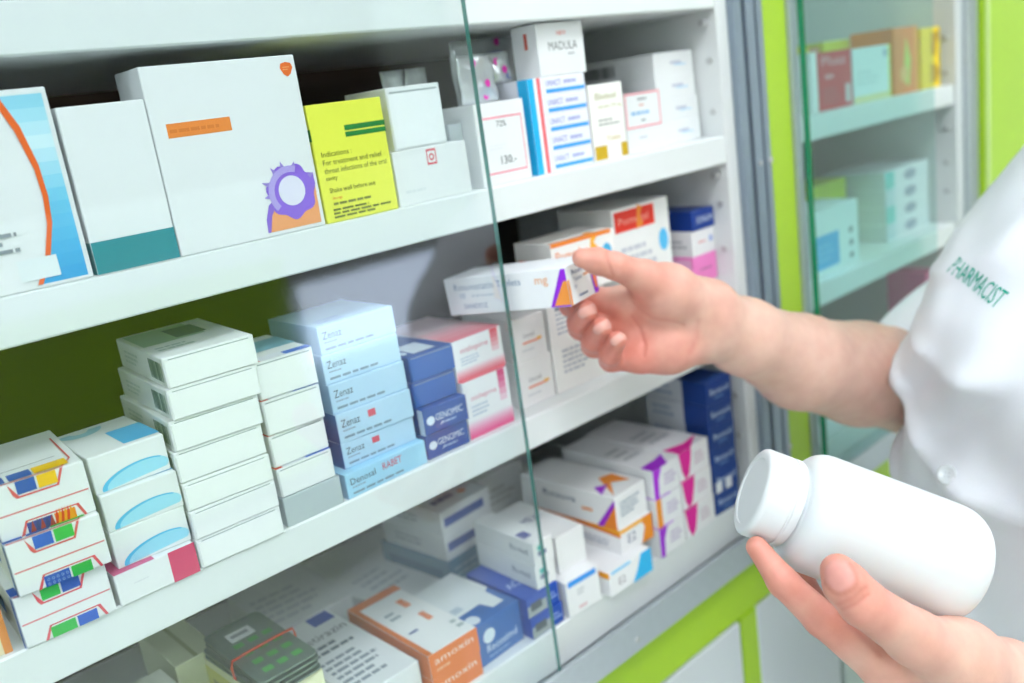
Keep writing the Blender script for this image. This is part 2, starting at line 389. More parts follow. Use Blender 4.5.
carton(.3995, .007, S2, .0455, .034, .0545, 0, WH, 'white box with thin pink frame below the foil sachets', 'boxes on the upper shelf', [
    ('r', 'F', .10, .80, .92, .825, 'f0a0b0'), ('r', 'F', .10, .13, .92, .155, 'f0a0b0'), ('r', 'F', .10, .13, .12, .825, 'f0a0b0'), ('r', 'F', .90, .13, .92, .825, 'f0a0b0'),
    ('t', 'F', .40, .70, .07, '72%', '50585c'), ('w', 'F', .2, .42, .6, .5, 2, 'e4e6ea'), ('t', 'F', .40, .24, .10, '130.-', '50585c')])
for i in range(5):
    hh = .0662 / 5
    carton(.4540, .010, S2 + hh * i, .0590, .05, hh, 0, 'eef0fa', f'thin blue striped box, {ordn(i, 5)} of its stack under the black lettered white box', 'thin blue striped boxes', [
        ('r', 'F', 0, 0, .10, 1, '1cb4ec'), ('r', 'F', .10, 0, .15, 1, 'f4f6f8'), ('r', 'F', .15, 0, .21, 1, 'f07078'), ('r', 'L', .8, 0, 1, 1, '1cb4ec'),
        ('r', 'F', .30, .16, .98, .36, '3ca4f4'), ('t', 'F', .30, .52, .30, 'UNIACT', '8c94d4', .26), ('w', 'F', .62, .52, .96, .85, 1, 'a4aadc')])
carton(.4690, .010, S2 + .0663, .0475, .026, .0362, 0, WH, 'white box lettered in black above the blue striped stack', 'boxes on the upper shelf', [
    ('t', 'F', .22, .48, .16, 'MADULA', '606868', .62), ('t', 'F', .42, .76, .08, 'NEW', 'e46858'), ('w', 'F', .62, .36, .86, .44, 1, 'b0b4b8'), ('r', 'L', .50, .55, .62, .85, 'd05848')], flap=None)
carton(.5150, .010, S2, .0370, .035, .0565, -2, 'f6f6f0', 'upright white box with gold base corners', 'boxes on the upper shelf', [
    ('r', 'F', .02, .02, .38, .20, 'c8a414'), ('r', 'F', .80, .02, 1, .20, 'c8a414'), ('t', 'F', .18, .80, .08, 'Elixinol', 'a8a454', .6), ('t', 'F', .22, .68, .05, 'capsules 150 mg', 'b4b064', .7), ('w', 'F', .2, .45, .85, .56, 2, 'b4b8b4'), ('t', 'F', .4, .26, .06, 'S Leena', 'c4a430')])
carton(.5640, .018, S2, .0470, .16, .0185, 0, WH, 'flat white box under the small pink framed box', 'plain long white boxes', [('w', 'F', .3, .5, .6, .7, 1, 'c8ccd4')])
carton(.5640, .018, S2 + .0186, .0440, .03, .0275, 0, WH, 'small white box with a pink frame and blue print', 'boxes on the upper shelf', [
    ('r', 'F', .0, .94, 1, 1, 'f0a8b0'), ('r', 'F', .0, 0, 1, .06, 'f0a8b0'), ('r', 'F', 0, 0, .04, 1, 'f0a8b0'), ('r', 'F', .96, 0, 1, 1, 'f0a8b0'),
    ('w', 'F', .36, .75, .64, .88, 1, 'a0a4a8'), ('w', 'F', .4, .60, .6, .68, 1, 'e09080'), ('w', 'F', .15, .34, .9, .52, 1, '90c0e4'), ('w', 'F', .42, .16, .6, .26, 1, '808890')])
for i in range(4):
    hh = .0186
    carton(.6130 + .001 * (i % 2), .022 + .001 * i, S2 + hh * i, .0530, .17, hh, 0, WH, f'long white box, {ordn(i, 4)} of four against the cabinet side', 'plain long white boxes', [
        ('w', 'F', .40, .42, .85, .66, 1, 'b8bcd0'), ('r', 'F', .5, .40, .8, .45, 'a8d4f0')] + ([('b', 'L', .55, .25, .75, .75, '606468')] if i == 3 else []))

# ----- middle shelf
carton(.0250, .004, S3, .0360, .07, .024, 0, 'e8d8b0', 'cream box with an orange edge left of hexagon boxes', 'boxes on the middle shelf', [('r', 'F', .9, 0, 1, 1, 'e08838')])
HX = [(.0660, -.001, -2, 'green and blue'), (.0690, -.003, -4, 'speckled blue'), (.0695, .002, -5, 'yellow and dark blue')]
hh = .0268
for i, (x_, y_, r_, nm) in enumerate(HX):
    top = [('1c5cc0', '28b048')] * 2 + [('1c3c9c', 'f0a020')]
    c1, c2 = [('28b84c', '1c5cc8'), ('2858b8', '28b048'), ('28349c', 'f08c20')][i]
    d1, d2 = [('28b84c', '2858b8'), ('1c58c4', '28b84c'), ('1c50b0', 'f4c020')][i]
    carton(x_, y_, S3 + hh * i, .0425, .076, hh - .0001, r_, WH, f'white hexagon print box with {nm} blocks, {ordn(i, 3)} of three', 'hexagon print boxes', [
        ('p', 'F', [(.02, .44), (.98, .44), (.98, .47), (.02, .47)], 'e08088'),
        ('p', 'F', [(.20, .0), (.28, .26), (.84, .26), (.90, .0), (.87, 0), (.81, .235), (.30, .235), (.235, .0)], 'e05060'),
        ('r', 'F', .28, .0, .55, .21, c1), ('r', 'F', .57, .0, .79, .21, c2),
        ('p', 'F', [(.20, 1), (.23, .77), (.26, .70), (.70, .70), (.78, 1), (.75, 1), (.68, .73), (.29, .73)], 'e05060'),
        ('r', 'F', .28, .76, .48, 1, d1), ('r', 'F', .50, .76, .70, 1, d2),
        ('r', 'L', .94, 0, 1, 1, '2468c8'), ('r', 'L', .2, .3, .6, .6, '3c78cc'),
        ('p', 'T', [(.02, .0), (.78, .0), (.92, .14), (.92, .75), (.90, .75), (.90, .145), (.77, .012), (.02, .012)], 'e05060'),
        ('r', 'T', .0, .03, .20, .17, '1c50b0'), ('r', 'T', .24, .03, .48, .17, '1c50b0'), ('r', 'T', .50, .03, .86, .17, d2), ('p', 'T', [(.15, .25), (.8, .27), (.8, .28), (.15, .26)], '808488')]
        + ([('p', 'F', [(.56 + .03 * q, .02), (.60 + .03 * q, .30), (.62 + .03 * q, .02)], ('e03020', 'f0a020')[q % 2]) for q in range(6)] + [('p', 'F', [(.30 + .05 * q, .02), (.34 + .05 * q, .24), (.36 + .05 * q, .02)], ('a02840', '202c84')[q % 2]) for q in range(5)] if i == 2 else [])
        + ([('o', 'F', .32 + .05 * (q % 5), .05 + .09 * (q // 5), .014, .028, .4, 0, 360, '90b0e0') for q in range(10)] if i == 1 else []))
hh = .0205
carton(.1110, -.002, S3, .0425, .060, .0172, 0, WH, 'white and crimson box under the pale blue arc boxes', 'boxes on the middle shelf', [('r', 'F', .66, 0, 1, 1, 'd8386c'), ('r', 'T', 0, 0, .5, .5, 'd06088'), ('w', 'F', .2, .5, .5, .6, 1, 'dcdfe2')])
SW = [(.1155, .003, -2), (.1160, .004, -4), (.1158, .007, -1)]
for i, (x_, y_, r_) in enumerate(SW):
    carton(x_, y_, S3 + .0173 + hh * i * .98, .0388, .058, hh * .98 - .0001, r_, WH, f'white box with pale blue arc, {ordn(i, 3)} of three on the crimson box', 'pale blue arc boxes', [
        ('p', 'F', [(.54 + .45 * math.cos(a), max(.03, .17 + .10 * math.cos(a) + .33 * math.sin(a))) for a in [math.pi * (-.12 + 1.24 * q / 30) for q in range(31)]], '9cdcf2'),
        ('p', 'F', [(.54 + .455 * math.cos(a), max(.03, .17 + .10 * math.cos(a) + .34 * math.sin(a))) for a in [math.pi * (.2 + .92 * q / 20) for q in range(21)]] + [(.56 + .41 * math.cos(a), max(.03, .165 + .10 * math.cos(a) + .30 * math.sin(a))) for a in [math.pi * (1.12 - .92 * q / 20) for q in range(21)]], '54bce8'),
        ('r', 'T', .52, .08, 1, .6, '4cb4e8'), ('o', 'T', .3, .9, .3, .2, .6, 180, 360, '9cd0e4'), ('r', 'L', .3, .3, .8, .6, 'dce6ea')])
W7 = [(.1550, -.001, -1), (.1555, -.001, -1), (.1558, .001, -3), (.1560, .003, -3), (.1575, .003, -4), (.1600, .002, -4), (.1620, .003, -5)]
hs = [.0168, .0160, .0156, .0176, .0170, .0168, .0168]; zc = S3
for i, (x_, y_, r_) in enumerate(W7):
    carton(x_, y_, zc, .0500, .088, hs[i] - .0001, r_, WH, f'plain white box, {ordn(i, 7)} of the stack of seven', 'stack of seven plain white boxes', [
        ('b', 'L', .70, .18, .95, .82, '4a7078'), ('w', 'L', .15, .25, .5, .75, 3, 'c8d4d4')] + ([('r', 'T', .05, .45, .75, .95, 'a8c4b8'), ('r', 'T', .45, .5, .8, .85, '54707c'), ('w', 'T', .1, .2, .6, .35, 2, 'b4c4c4')] if i == 6 else []), flap='f2f5f5')
    zc += hs[i]
W5 = [(.2090, .001, 0), (.2095, .002, 0), (.2100, .004, 0), (.2105, .004, -3), (.2110, .005, -4)]
hs = [.018, .018, .0195, .0210, .0225]; zc = S3
for i, (x_, y_, r_) in enumerate(W5):
    c = 'b4c0c4' if i == 0 else WH
    carton(x_, y_, zc, .0385 if i == 0 else .0365, .062, hs[i] - .0001, r_, c, ('pale grey box, bottom of the stack of five beside light blue boxes' if i == 0 else f'blank white box, {ordn(i, 5)} of the stack of five beside light blue boxes'), 'stack of five blank boxes', [
        ('r', 'T', 0, 0, .12, .3, 'e03038'), ('r', 'T', .12, 0, .55, .15, 'e8ecf4'), ('r', 'T', .55, 0, 1, .12, '4c78d8'), ('r', 'T', .1, .35, 1, .8, '8cc4dc')] if i else [], flap='f2f5f5' if i else None)
    zc += hs[i]
L6 = [(.2510, .001, 2), (.2570, .009, 0), (.2572, .009, -2), (.2574, .011, -2), (.2576, .013, -2), (.2590, .014, -1)]
hs = [.016, .0165, .0188, .0186, .0182, .0176]; zc = S3
for i, (x_, y_, r_) in enumerate(L6):
    wd = .0630 if i == 0 else .0552
    carton(x_, y_, zc, wd, .062, hs[i] - .0001, r_, 'a4d8f2' if i == 0 else 'bcdcf2', f'light blue box, {ordn(i, 6)} of six beside the navy boxes' + (' with red wording' if i < 3 else ''), 'stack of light blue boxes', [
        ('t', 'F', .05, .52, .26, 'Denosal' if i == 0 else 'Zenaz', '4c5c6c', .24 if i else .3), ('w', 'F', .06, .10, .80, .26, 1, '8098ac'), ('w', 'F', .06, .36, .25, .46, 1, '90a4b8')]
        + ([('r', 'F', .40, .56, .50, .80, 'e0586c')] if i in (1, 2) else []) + ([('t', 'F', .44, .55, .28, 'RABET', 'e05870', .24)] if i == 0 else [])
        + ([('r', 'L', .0, 0, 1, 1, '3c70b0')] if i in (1, 2) else [('r', 'L', 0, 0, 1, 1, '98c0e0')]) + ([('w', 'T', .1, .1, .6, .3, 2, 'a0c0dc')] if i == 5 else []), flap=None)
    zc += hs[i]
N4 = [(.3160, .005, 0), (.3165, .004, -2), (.3165, .011, 0), (.3180, .012, -2)]
hs = [.0170, .0177, .0172, .0176]; zc = S3
for i, (x_, y_, r_) in enumerate(N4):
    carton(x_, y_, zc, .0362, .060, hs[i] - .0001, r_, '1c509c', f'deep blue box, {ordn(i, 4)} of four beside the pink white boxes', 'stack of deep blue boxes', ([
        ('e', 'F', .15, .52, .09, .17, 'dce8f4'), ('t', 'F', .26, .44, .26, 'GENOMIC', 'e4eef8', .62), ('w', 'F', .4, .24, .9, .36, 1, 'a8c0e0'), ('p', 'F', [(.34, .2), (.42, .34), (.38, .34)], 'e4eef8')] if i < 2 else [('w', 'F', .1, .2, .9, .34, 1, '3c70bc')])
        + ([('r', 'T', .22, .08, .72, .5, 'dce6f0'), ('e', 'T', .1, .2, .07, .08, 'dce8f4')] if i == 3 else []) + ([('r', 'L', .9, 0, 1, 1, 'c8d4e4')] if i == 1 else []), flap='2460b0' if i > 1 else None)
    zc += hs[i]
PK = [(.3545, .007, 1, .0418, .0408, 'f0508c'), (.3535, .010, 2, .0455, .0290, 'e86478')]; zc = S3
for i, (x_, y_, r_, w_, h_, c_) in enumerate(PK):
    carton(x_, y_, zc, w_, .080, h_ - .0001, r_, 'f2f2f4', ['tall white box fading to pink below, under a flatter one', 'flat white box fading to rose, on the taller pink one'][i], 'pink and white boxes', [
        ('g', 'F', 0, 0, 1, .3, ['e8387c', 'e45a6c'][i], 'f2f0f4', 7), ('g', 'F', .76, .45, .92, 1, 'f4e0e8', ['d8286c', 'dc4050'][i], 5),
        ('t', 'F', .14, .62, .12 if i == 0 else .18, 'nislepine', 'd87890', .56), ('w', 'F', .12, .36, .55, .58, 3, 'c0ccdc'),
        ('g', 'T', 0, 0, 1, .6, 'e87080', 'f4e4e8', 5), ('r', 'T', 0, .6, 1, 1, 'f0d4dc')])
    zc += h_
for i in range(2):
    carton(.4145 if i == 0 else .4155, .018, S3 + .0347 * i, .0355 if i == 0 else .0310, .060, .0346 if i == 0 else .0330, 0 if i == 0 else -2, 'f0f0f0', ['white box with small red line, under its twin beside the glass', 'white box with red and orange line, upper of two'][i], 'pair of small white boxes', [
        ('t', 'F', .28, .52, .10, 'Uncosil', '808088', .36), ('r', 'F', .25, .38, .80, .43, 'f0a088'), ('r', 'F', .70, .40, .85, .46, 'f4c060'), ('w', 'F', .2, .2, .8, .28, 1, 'd4d8dc')])
carton(.4510, .017, S3, .0620, .045, .0735, -2, 'f0f1ee', 'tall white box standing under the orange striped box', 'boxes on the middle shelf', [
    ('w', 'F', .12, .60, .5, .9, 6, 'b4bcc8'), ('w', 'F', .15, .18, .72, .46, 5, 'bcc2cc'), ('r', 'F', .12, .86, .4, .92, '9098a8'), ('r', 'F', .88, .2, .96, .6, 'd0d8e0')])
carton(.4560, .010, S3 + .0736, .0660, .042, .0410, -3, 'f2f2ee', 'white box with an orange stripe and sky blue oval', 'orange and red label boxes', [
    ('r', 'F', 0, .93, .95, 1, 'f08830'), ('r', 'T', 0, 0, .95, .07, 'f08830'), ('t', 'F', .06, .66, .17, 'Pomedar', 'f08c40', .5), ('e', 'F', .86, .62, .075, .14, '54bce8'),
    ('p', 'F', [(.58, .60), (.62, .95), (.72, .93), (.66, .84), (.72, .74), (.64, .66)], 'f4b030'), ('w', 'F', .06, .4, .7, .56, 2, 'c4ccd4'), ('r', 'L', .1, .45, .9, .68, 'e87830'), ('p', 'T', [(.58, .0), (.72, 0), (.68, .2), (.6, .2)], 'f0a028')])
carton(.5390, .022, S3, .0720, .060, .1245, 0, 'eef0ee', 'tall white box with a red title label', 'orange and red label boxes', [
    ('r', 'F', .03, .845, .73, .98, 'e83420'), ('t', 'F', .10, .875, .06, 'Pomegal', 'f8b0a0', .52), ('p', 'F', [(.40, .84), (.44, 1), (.52, .98), (.48, .92), (.53, .86)], 'f0902c'),
    ('e', 'F', .86, .72, .085, .075, '58c0f0'), ('w', 'F', .1, .58, .7, .76, 3, 'c8ccd4'), ('w', 'F', .1, .2, .8, .5, 5, 'd0d4da'), ('w', 'F', .8, .4, .98, .46, 2, 'd49ca0')])
carton(.6360, .020, S3, .0330, .05, .0410, 0, 'f0eeee', 'white box with red specks under the pink one', 'stack against the cabinet side', [('w', 'F', .4, .4, .9, .6, 1, 'd88888')])
carton(.6355, .019, S3 + .0411, .0335, .05, .0245, 0, 'f488cc', 'bright pink box in the stack against the cabinet side', 'stack against the cabinet side', [('w', 'F', .25, .42, .85, .56, 1, 'b86898'), ('r', 'L', .5, .1, .95, .9, 'f0b4d8')])
carton(.6360, .019, S3 + .0657, .0330, .05, .0225, 0, 'ececee', 'white box with small red print between pink and navy', 'stack against the cabinet side', [('w', 'F', .25, .45, .65, .6, 1, 'e08c8c'), ('e', 'F', .82, .55, .08, .14, '9cb0e0'), ('w', 'L', .4, .3, .9, .7, 2, 'b0b4b8')])
carton(.6370, .018, S3 + .0883, .0325, .05, .0170, 0, '103a90', 'navy box with white word on top of pink stack', 'stack against the cabinet side', [('t', 'F', .20, .35, .32, 'SONUM', 'dce8f8', .7)])

# ----- held carton is built with the hand; ----- bottom shelf
z = S4
carton(.118, .055, z, .036, .06, .060, 2, 'dfe4d4', 'pale box with a red dot at the dim shelf end', 'boxes on the bottom shelf', [('e', 'T', .5, .5, .16, .1, 'b03c28')])
carton(.158, .105, z, .030, .07, .062, 0, 'c8cfae', 'greenish box standing behind the blister cards', 'boxes on the bottom shelf', [('r', 'T', .45, 0, .55, .8, '9aa070')])
carton(.1800, .020, z, .0400, .085, .0600, 2, 'eef0c8', 'pale yellow box carrying the banded blister cards', 'boxes on the bottom shelf', [
    ('r', 'L', 0, 0, 1, .9, 'dcdc70'), ('w', 'L', .1, .2, .9, .8, 5, 'a8ac60'), ('r', 'F', .55, .3, .62, .8, 'f0c830'), ('w', 'F', .65, .4, .9, .6, 1, 'e4cc60')])
# blister cards with their band
FOIL = mat('green_foil', '7f9388', .28, .65, bump=.25, scale=220, var=.12)
FOILE = mat('silver_foil', 'b4bcbc', .25, .8, bump=.2, scale=300, var=.1)
def blister(x, y_, z_, w_, d_, rot, label):
    b = MB(); n = 6; r = .005; pts = []
    for cx, cy, a0 in ((w_ - r, r, -90), (w_ - r, d_ - r, 0), (r, d_ - r, 90), (r, r, 180)):
        for q in range(n + 1):
            a = math.radians(a0 + 90 * q / n); pts.append((cx + r * math.cos(a), cy + r * math.sin(a)))
    N = len(pts); b.add([(p[0], p[1], .0) for p in pts] + [(p[0], p[1], .0012) for p in pts], [tuple(range(N, 2 * N)), tuple(range(N - 1, -1, -1))] + [(i, (i + 1) % N, N + (i + 1) % N, N + i) for i in range(N)])
    o = tag(b.build('blister_card', FOIL, None, (x, y_, Z0 + z_), math.radians(rot)), label, 'blister pack', 'banded blister cards')
    g = MB()
    for i in range(3):
        for j in range(5): g.add([(w_ * (.2 + .3 * i) + .0045 * math.cos(t) * s_, d_ * (.12 + .19 * j) + .0045 * math.sin(t) * s_, -zz_) for s_, zz_ in ((1, 0), (.8, .0016)) for t in [2 * math.pi * q / 10 for q in range(10)]], [(q, (q + 1) % 10, 10 + (q + 1) % 10, 10 + q) for q in range(10)] + [tuple(range(10, 20))], 0, False)
    g.build('bubbles', FOILE, o)
    a = MB()
    rnd = random.Random(int(z_ * 1e5))
    for i in range(4):
        for j in range(3): 
            u, v = w_ * (.2 + .25 * j), d_ * (.10 + .16 * i); a.add([(u, v, .0014), (u + w_ * .16, v, .0014), (u + w_ * .16, v + .006, .0014), (u, v + .006, .0014)], [(0, 1, 2, 3)])
    a.build('printed_artwork', ink('4ca04c'), o)
    return o
for i in range(4):
    o = blister(.1795 - .001 * (i % 2), .017 + .001 * i, S4 + .0620 + .0034 * i, .0405, .083, 3 - i, 'green foil blister card, %s of four under the red rubber band' % ordn(i, 4))
a = MB(); a.box(.010, .058, .0012, .027, .070, .0016); st = a.build('price_sticker', ink('d4d8d6'), o)
a = MB(); a.box(.012, .062, .00162, .024, .066, .0018); a.build('lettering', ink('80888a'), o)
b = MB(); zt, zb = Z0 + S4 + .0749, Z0 + S4 + .0605
pts = [(.178, .056, zt), (.19, .056, zt + .0006), (.21, .0565, zt + .0006), (.2215, .057, zt), (.2225, .057, zt - .004), (.2222, .0565, zb + .003), (.2210, .056, zb + .0003), (.20, .055, zb + .0003), (.179, .055, zb + .0003), (.1768, .0555, zb + .003), (.1768, .056, zt - .004)]
tag(b.build('rubber_band', mat('red_rubber', 'c8401c', .5)), 'x') if False else None
b.tube(pts, .0009, 6, closed=True); tag(b.build('rubber_band', mat('red_rubber', 'd0441c', .5)), 'red rubber band around the green blister cards', 'rubber band')

carton(.2325, .010, z, .0510, .115, .0340, 1, 'e4e8ea', 'white box with rows of blue grey print on top', 'boxes on the bottom shelf', [
    ('t', 'T', .12, .70, .08, 'Cetirazin', '56646e', .8), ('w', 'T', .1, .52, .9, .66, 2, '6c7a86'), ('w', 'T', .1, .10, .9, .48, 6, '8c98a4'), ('r', 'T', .6, .86, .95, .99, '2c50b0'), ('w', 'L', .1, .2, .9, .8, 3, 'a8b0b8')])
for i in range(2):
    carton(.2865, .003, z + .0190 * i, .0432, .100, .0189, 1 - i, 'f0f2f2', f'white and orange box, {["lower", "upper"][i]} of the pair with orange ends', 'orange ended boxes', [
        ('r', 'F', 0, 0, 1, 1, 'ee7c28'), ('t', 'F', .10, .52, .26, 'amoxin', 'f8e4d4', .8), ('w', 'F', .12, .2, .5, .4, 1, 'f4b488'),
        ('r', 'T', 0, 0, .10, 1, 'd87434'), ('r', 'T', 0, .90, 1, 1, 'd87434'), ('r', 'L', 0, 0, 1, 1, 'dc783c'), ('w', 'T', .25, .55, .55, .7, 2, '9cacb4'), ('w', 'T', .66, .30, .80, .86, 2, 'f08850'), ('w', 'T', .2, .3, .45, .36, 1, '8090b8'), ('w', 'T', .82, .08, .96, .24, 2, 'a8b8b8')])
carton(.3320, .008, z, .0450, .075, .0330, 3, '2c66b0', 'blue box with a white top panel and dot emblem', 'boxes on the bottom shelf', [
    ('p', 'T', [(0, .28), (.55, .28), (.6, .12), (.85, .12), (.88, .4), (1, .45), (1, 1), (0, 1)], 'e4eaec'), ('e', 'T', .14, .12, .12, .08, 'e0e8f0'), ('e', 'F', .26, .64, .13, .17, 'dce8f0'), ('t', 'F', .18, .26, .18, 'Recosimd', 'dce8f4', .68), ('w', 'F', .2, .1, .7, .2, 1, '7ca0d0'), ('w', 'T', .1, .3, .4, .5, 1, 'b4c4d0')])
for i in range(2):
    carton(.3790, .002 + .002 * i, z + .0165 * i, .0330, .070, .0164, 0, '1c4fb4' , f'cobalt blue box, {["lower", "upper"][i]} of two under the white pair', 'cobalt blue boxes', [
        ('r', 'F', .0, .05, .6, .6, 'a8b0b0'), ('r', 'F', .1, .3, .45, .7, '50585c'), ('w', 'F', .68, .3, .95, .7, 2, 'a0b8e8'), ('t', 'T', .1, .3, .12, 'ACNE', 'c8d8f4', .7)])
for i in range(2):
    carton(.3935, .006 - .001 * i, z + .0332 + .0195 * i, .0200, .070, .0194, -1, 'f0f2f2', f'narrow white box, {["lower", "upper"][i]} of the pair on the cobalt boxes', 'narrow white boxes', [
        ('t', 'L', .62, .42, .26, 'Ro-med', '54687c', .28), ('w', 'F', .2, .3, .8, .7, 1, '3c5088'), ('e', 'F', .3, .72, .1, .12, '40c0b4'), ('w', 'T', .1, .1, .7, .4, 1, '404c9c')])
carton(.4155, -.001, z, .0350, .07, .0300, -3, 'f0f2f4', 'white box with a sky blue bar on its top edge', 'boxes on the bottom shelf', [('r', 'F', .05, .84, .9, 1, '3c9cf0'), ('w', 'F', .3, .5, .6, .7, 2, 'c4c8cc'), ('w', 'F', .3, .1, .7, .25, 1, 'e0b8c0')])
carton(.4230, .012, z + .0301, .0300, .075, .0310, -2, 'eceeee', 'plain white box on the blue bar box', 'boxes on the bottom shelf', [('w', 'L', .5, .3, .9, .7, 2, 'b8c0cc'), ('t', 'T', .1, .5, .12, 'MEXI', '505c90', .6)])
carton(.4560, -.008, z, .0520, .10, .0210, 0, 'f0f2f4', 'white box with a cyan end, lowest of orange stack', 'orange and violet boxes', [
    ('p', 'F', [(.52, .0), (1, .0), (1, 1), (.75, 1), (.66, .5)], '30b8f0'), ('t', 'F', .2, .3, .3, 'E2', '989098'), ('r', 'F', .05, .9, .5, 1, '60c8f4'), ('r', 'L', .75, .75, 1, 1, 'f0a020')])
carton(.4840, .001, z + .0211, .0400, .105, .0225, 0, 'f0f0f2', 'white box with broad orange and yellow bands', 'orange and violet boxes', [
    ('r', 'L', 0, .78, 1, 1, 'f8a818'), ('p', 'L', [(0, .8), (.4, 1), (1, .8), (1, .7), (.4, .8), (0, .7)], 'e87c18'), ('p', 'F', [(.62, 0), (1, 0), (1, 1), (.62, 1), (.75, .6)], 'f09018'), ('r', 'F', 0, .85, .7, 1, 'f8b428'), ('t', 'F', .2, .35, .35, 'E2', '80889c'), ('w', 'L', .5, .2, .9, .5, 2, 'b0b8c4')])
carton(.4835, .003, z + .0437, .0410, .105, .0285, 3, 'f0f2f2', 'white box with violet and orange triangles, topping the stack', 'orange and violet boxes', [
    ('p', 'L', [(.86, 0), (1, 0), (1, .75)], 'f08828'), ('p', 'L', [(.80, 0), (.86, 0), (1, .75), (1, .95)], '9c20cc'), ('p', 'T', [(.10, .03), (.55, .20), (.85, .10), (.92, .3), (.60, .34)], 'f09030'), ('p', 'T', [(0, .12), (.45, .2), (.2, .26)], 'a028d0'), ('w', 'F', .15, .3, .8, .8, 4, 'a0b0bc'),
    ('t', 'L', .25, .55, .20, 'Rosuva', '60748c', .35), ('w', 'L', .66, .35, .82, .55, 1, 'f0a060')])
for i in range(3):
    hh = .0262
    carton(.5265 + .001 * i, -.003 + .001 * i, z + hh * i, .0340, .105, hh - .0001, 0, 'eef0f2', f'white box with a violet corner, {ordn(i, 3)} of three', 'violet corner boxes', [
        ('p', 'F', [(0, 1), (.34, 1), (.20, .6), (.16, 0), (.0, .0)], ('9c28d0', '8820b8', 'b430e0')[i]) if i != 1 else ('p', 'F', [(0, .0), (.2, 0), (.2, 1), (0, 1)], 'f09828'), ('p', 'T', [(0, 0), (.6, 0), (.95, .16), (.55, .13), (.0, .12)], 'b030e0'), ('w', 'F', .4, .3, .9, .75, 3, 'c4b4d4'), ('w', 'T', .2, .3, .9, .6, 3, 'c0c4c8')])
for i in range(3):
    hh = .0266
    carton(.5640 + .0005 * i, -.002 + .001 * i, z + hh * i, .0445, .105, hh - .0001, 2, 'f0f0f2', f'white box with a magenta arrow, {ordn(i, 3)} of three beside navy stack', 'magenta arrow boxes', [
        ('p', 'F', [(.0, 1), (.42, 1), (.40, .7), (.30, .15), (.18, .0), (.08, .3)], 'e8189c'), ('p', 'T', [(.0, 0), (.42, 0), (.98, .12), (.5, .10), (-.0, .16), (.02, .05)], 'f01ca4'), ('w', 'F', .5, .3, .92, .75, 3, 'd4bccc'), ('w', 'T', .2, .3, .9, .6, 3, 'c4c8cc')])
zc = z
for i in range(6):
    h_ = .0211
    carton(.6135 + .0006 * (i % 2), .002, zc, .0350, .072, h_ - .0001, -3, '143c86', f'navy box with white wording, {ordn(i, 6)} of the stack of six', 'stack of navy boxes', [
        ('t', 'F', .14, .42, .26, 'Benocid', 'c8dcf4', .74), ('w', 'F', .3, .2, .7, .32, 1, '6c94cc'), ('r', 'L', 0, 0, .62, 1, 'c4cad2'), ('w', 'L', .1, .2, .55, .8, 2, '94a4bc')]
        + ([('r', 'F', .05, .0, .3, .5, 'e0e4e8'), ('r', 'F', .45, .0, .7, .5, 'e0e4e8')] if i == 1 else []))
    zc += h_
# boxes towards the back of the bottom shelf
carton(.330, .110, z, .070, .09, .012, 8, 'd8dcde', 'flat pale box lying at the back of the shelf', 'boxes at the back of the bottom shelf', [('w', 'T', .2, .3, .8, .8, 4, 'b0b8c0'), ('r', 'T', .02, .0, .2, .1, '4868b0')])
carton(.385, .105, z, .060, .085, .030, 6, '5c8ca8', 'dull teal box at the back under two white ones', 'boxes at the back of the bottom shelf', [('w', 'F', .1, .2, .9, .8, 3, '90b4c4'), ('r', 'L', .1, .3, .9, .7, '3c7090')])
for i in range(2):
    carton(.386, .106, z + .0302 + .022 * i, .058, .08, .0219, 5, 'e4e8ea', f'white box with a dark blue bar, {["lower", "upper"][i]} of two at the back', 'boxes at the back of the bottom shelf', [
        ('r', 'F', .05, .35, .85, .7, '2c50a4'), ('w', 'T', .15, .15, .8, .35, 1, '5c6c9c'), ('e', 'T', .7, .2, .06, .05, 'e09060'), ('w', 'L', .2, .3, .8, .7, 2, 'b0b8c0')])
carton(.462, .150, z, .055, .09, .062, 0, 'dfe2e0', 'plain pale box behind the orange stack', 'boxes at the back of the bottom shelf', [('w', 'F', .2, .5, .8, .8, 3, 'b8b8b4'), ('w', 'L', .2, .5, .8, .8, 3, 'b0b4b0')])
carton(.245, .150, z, .070, .09, .022, -3, 'd4d8da', 'pale flat box behind the printed one', 'boxes at the back of the bottom shelf', [('w', 'T', .1, .1, .9, .7, 5, 'b4bac4')])

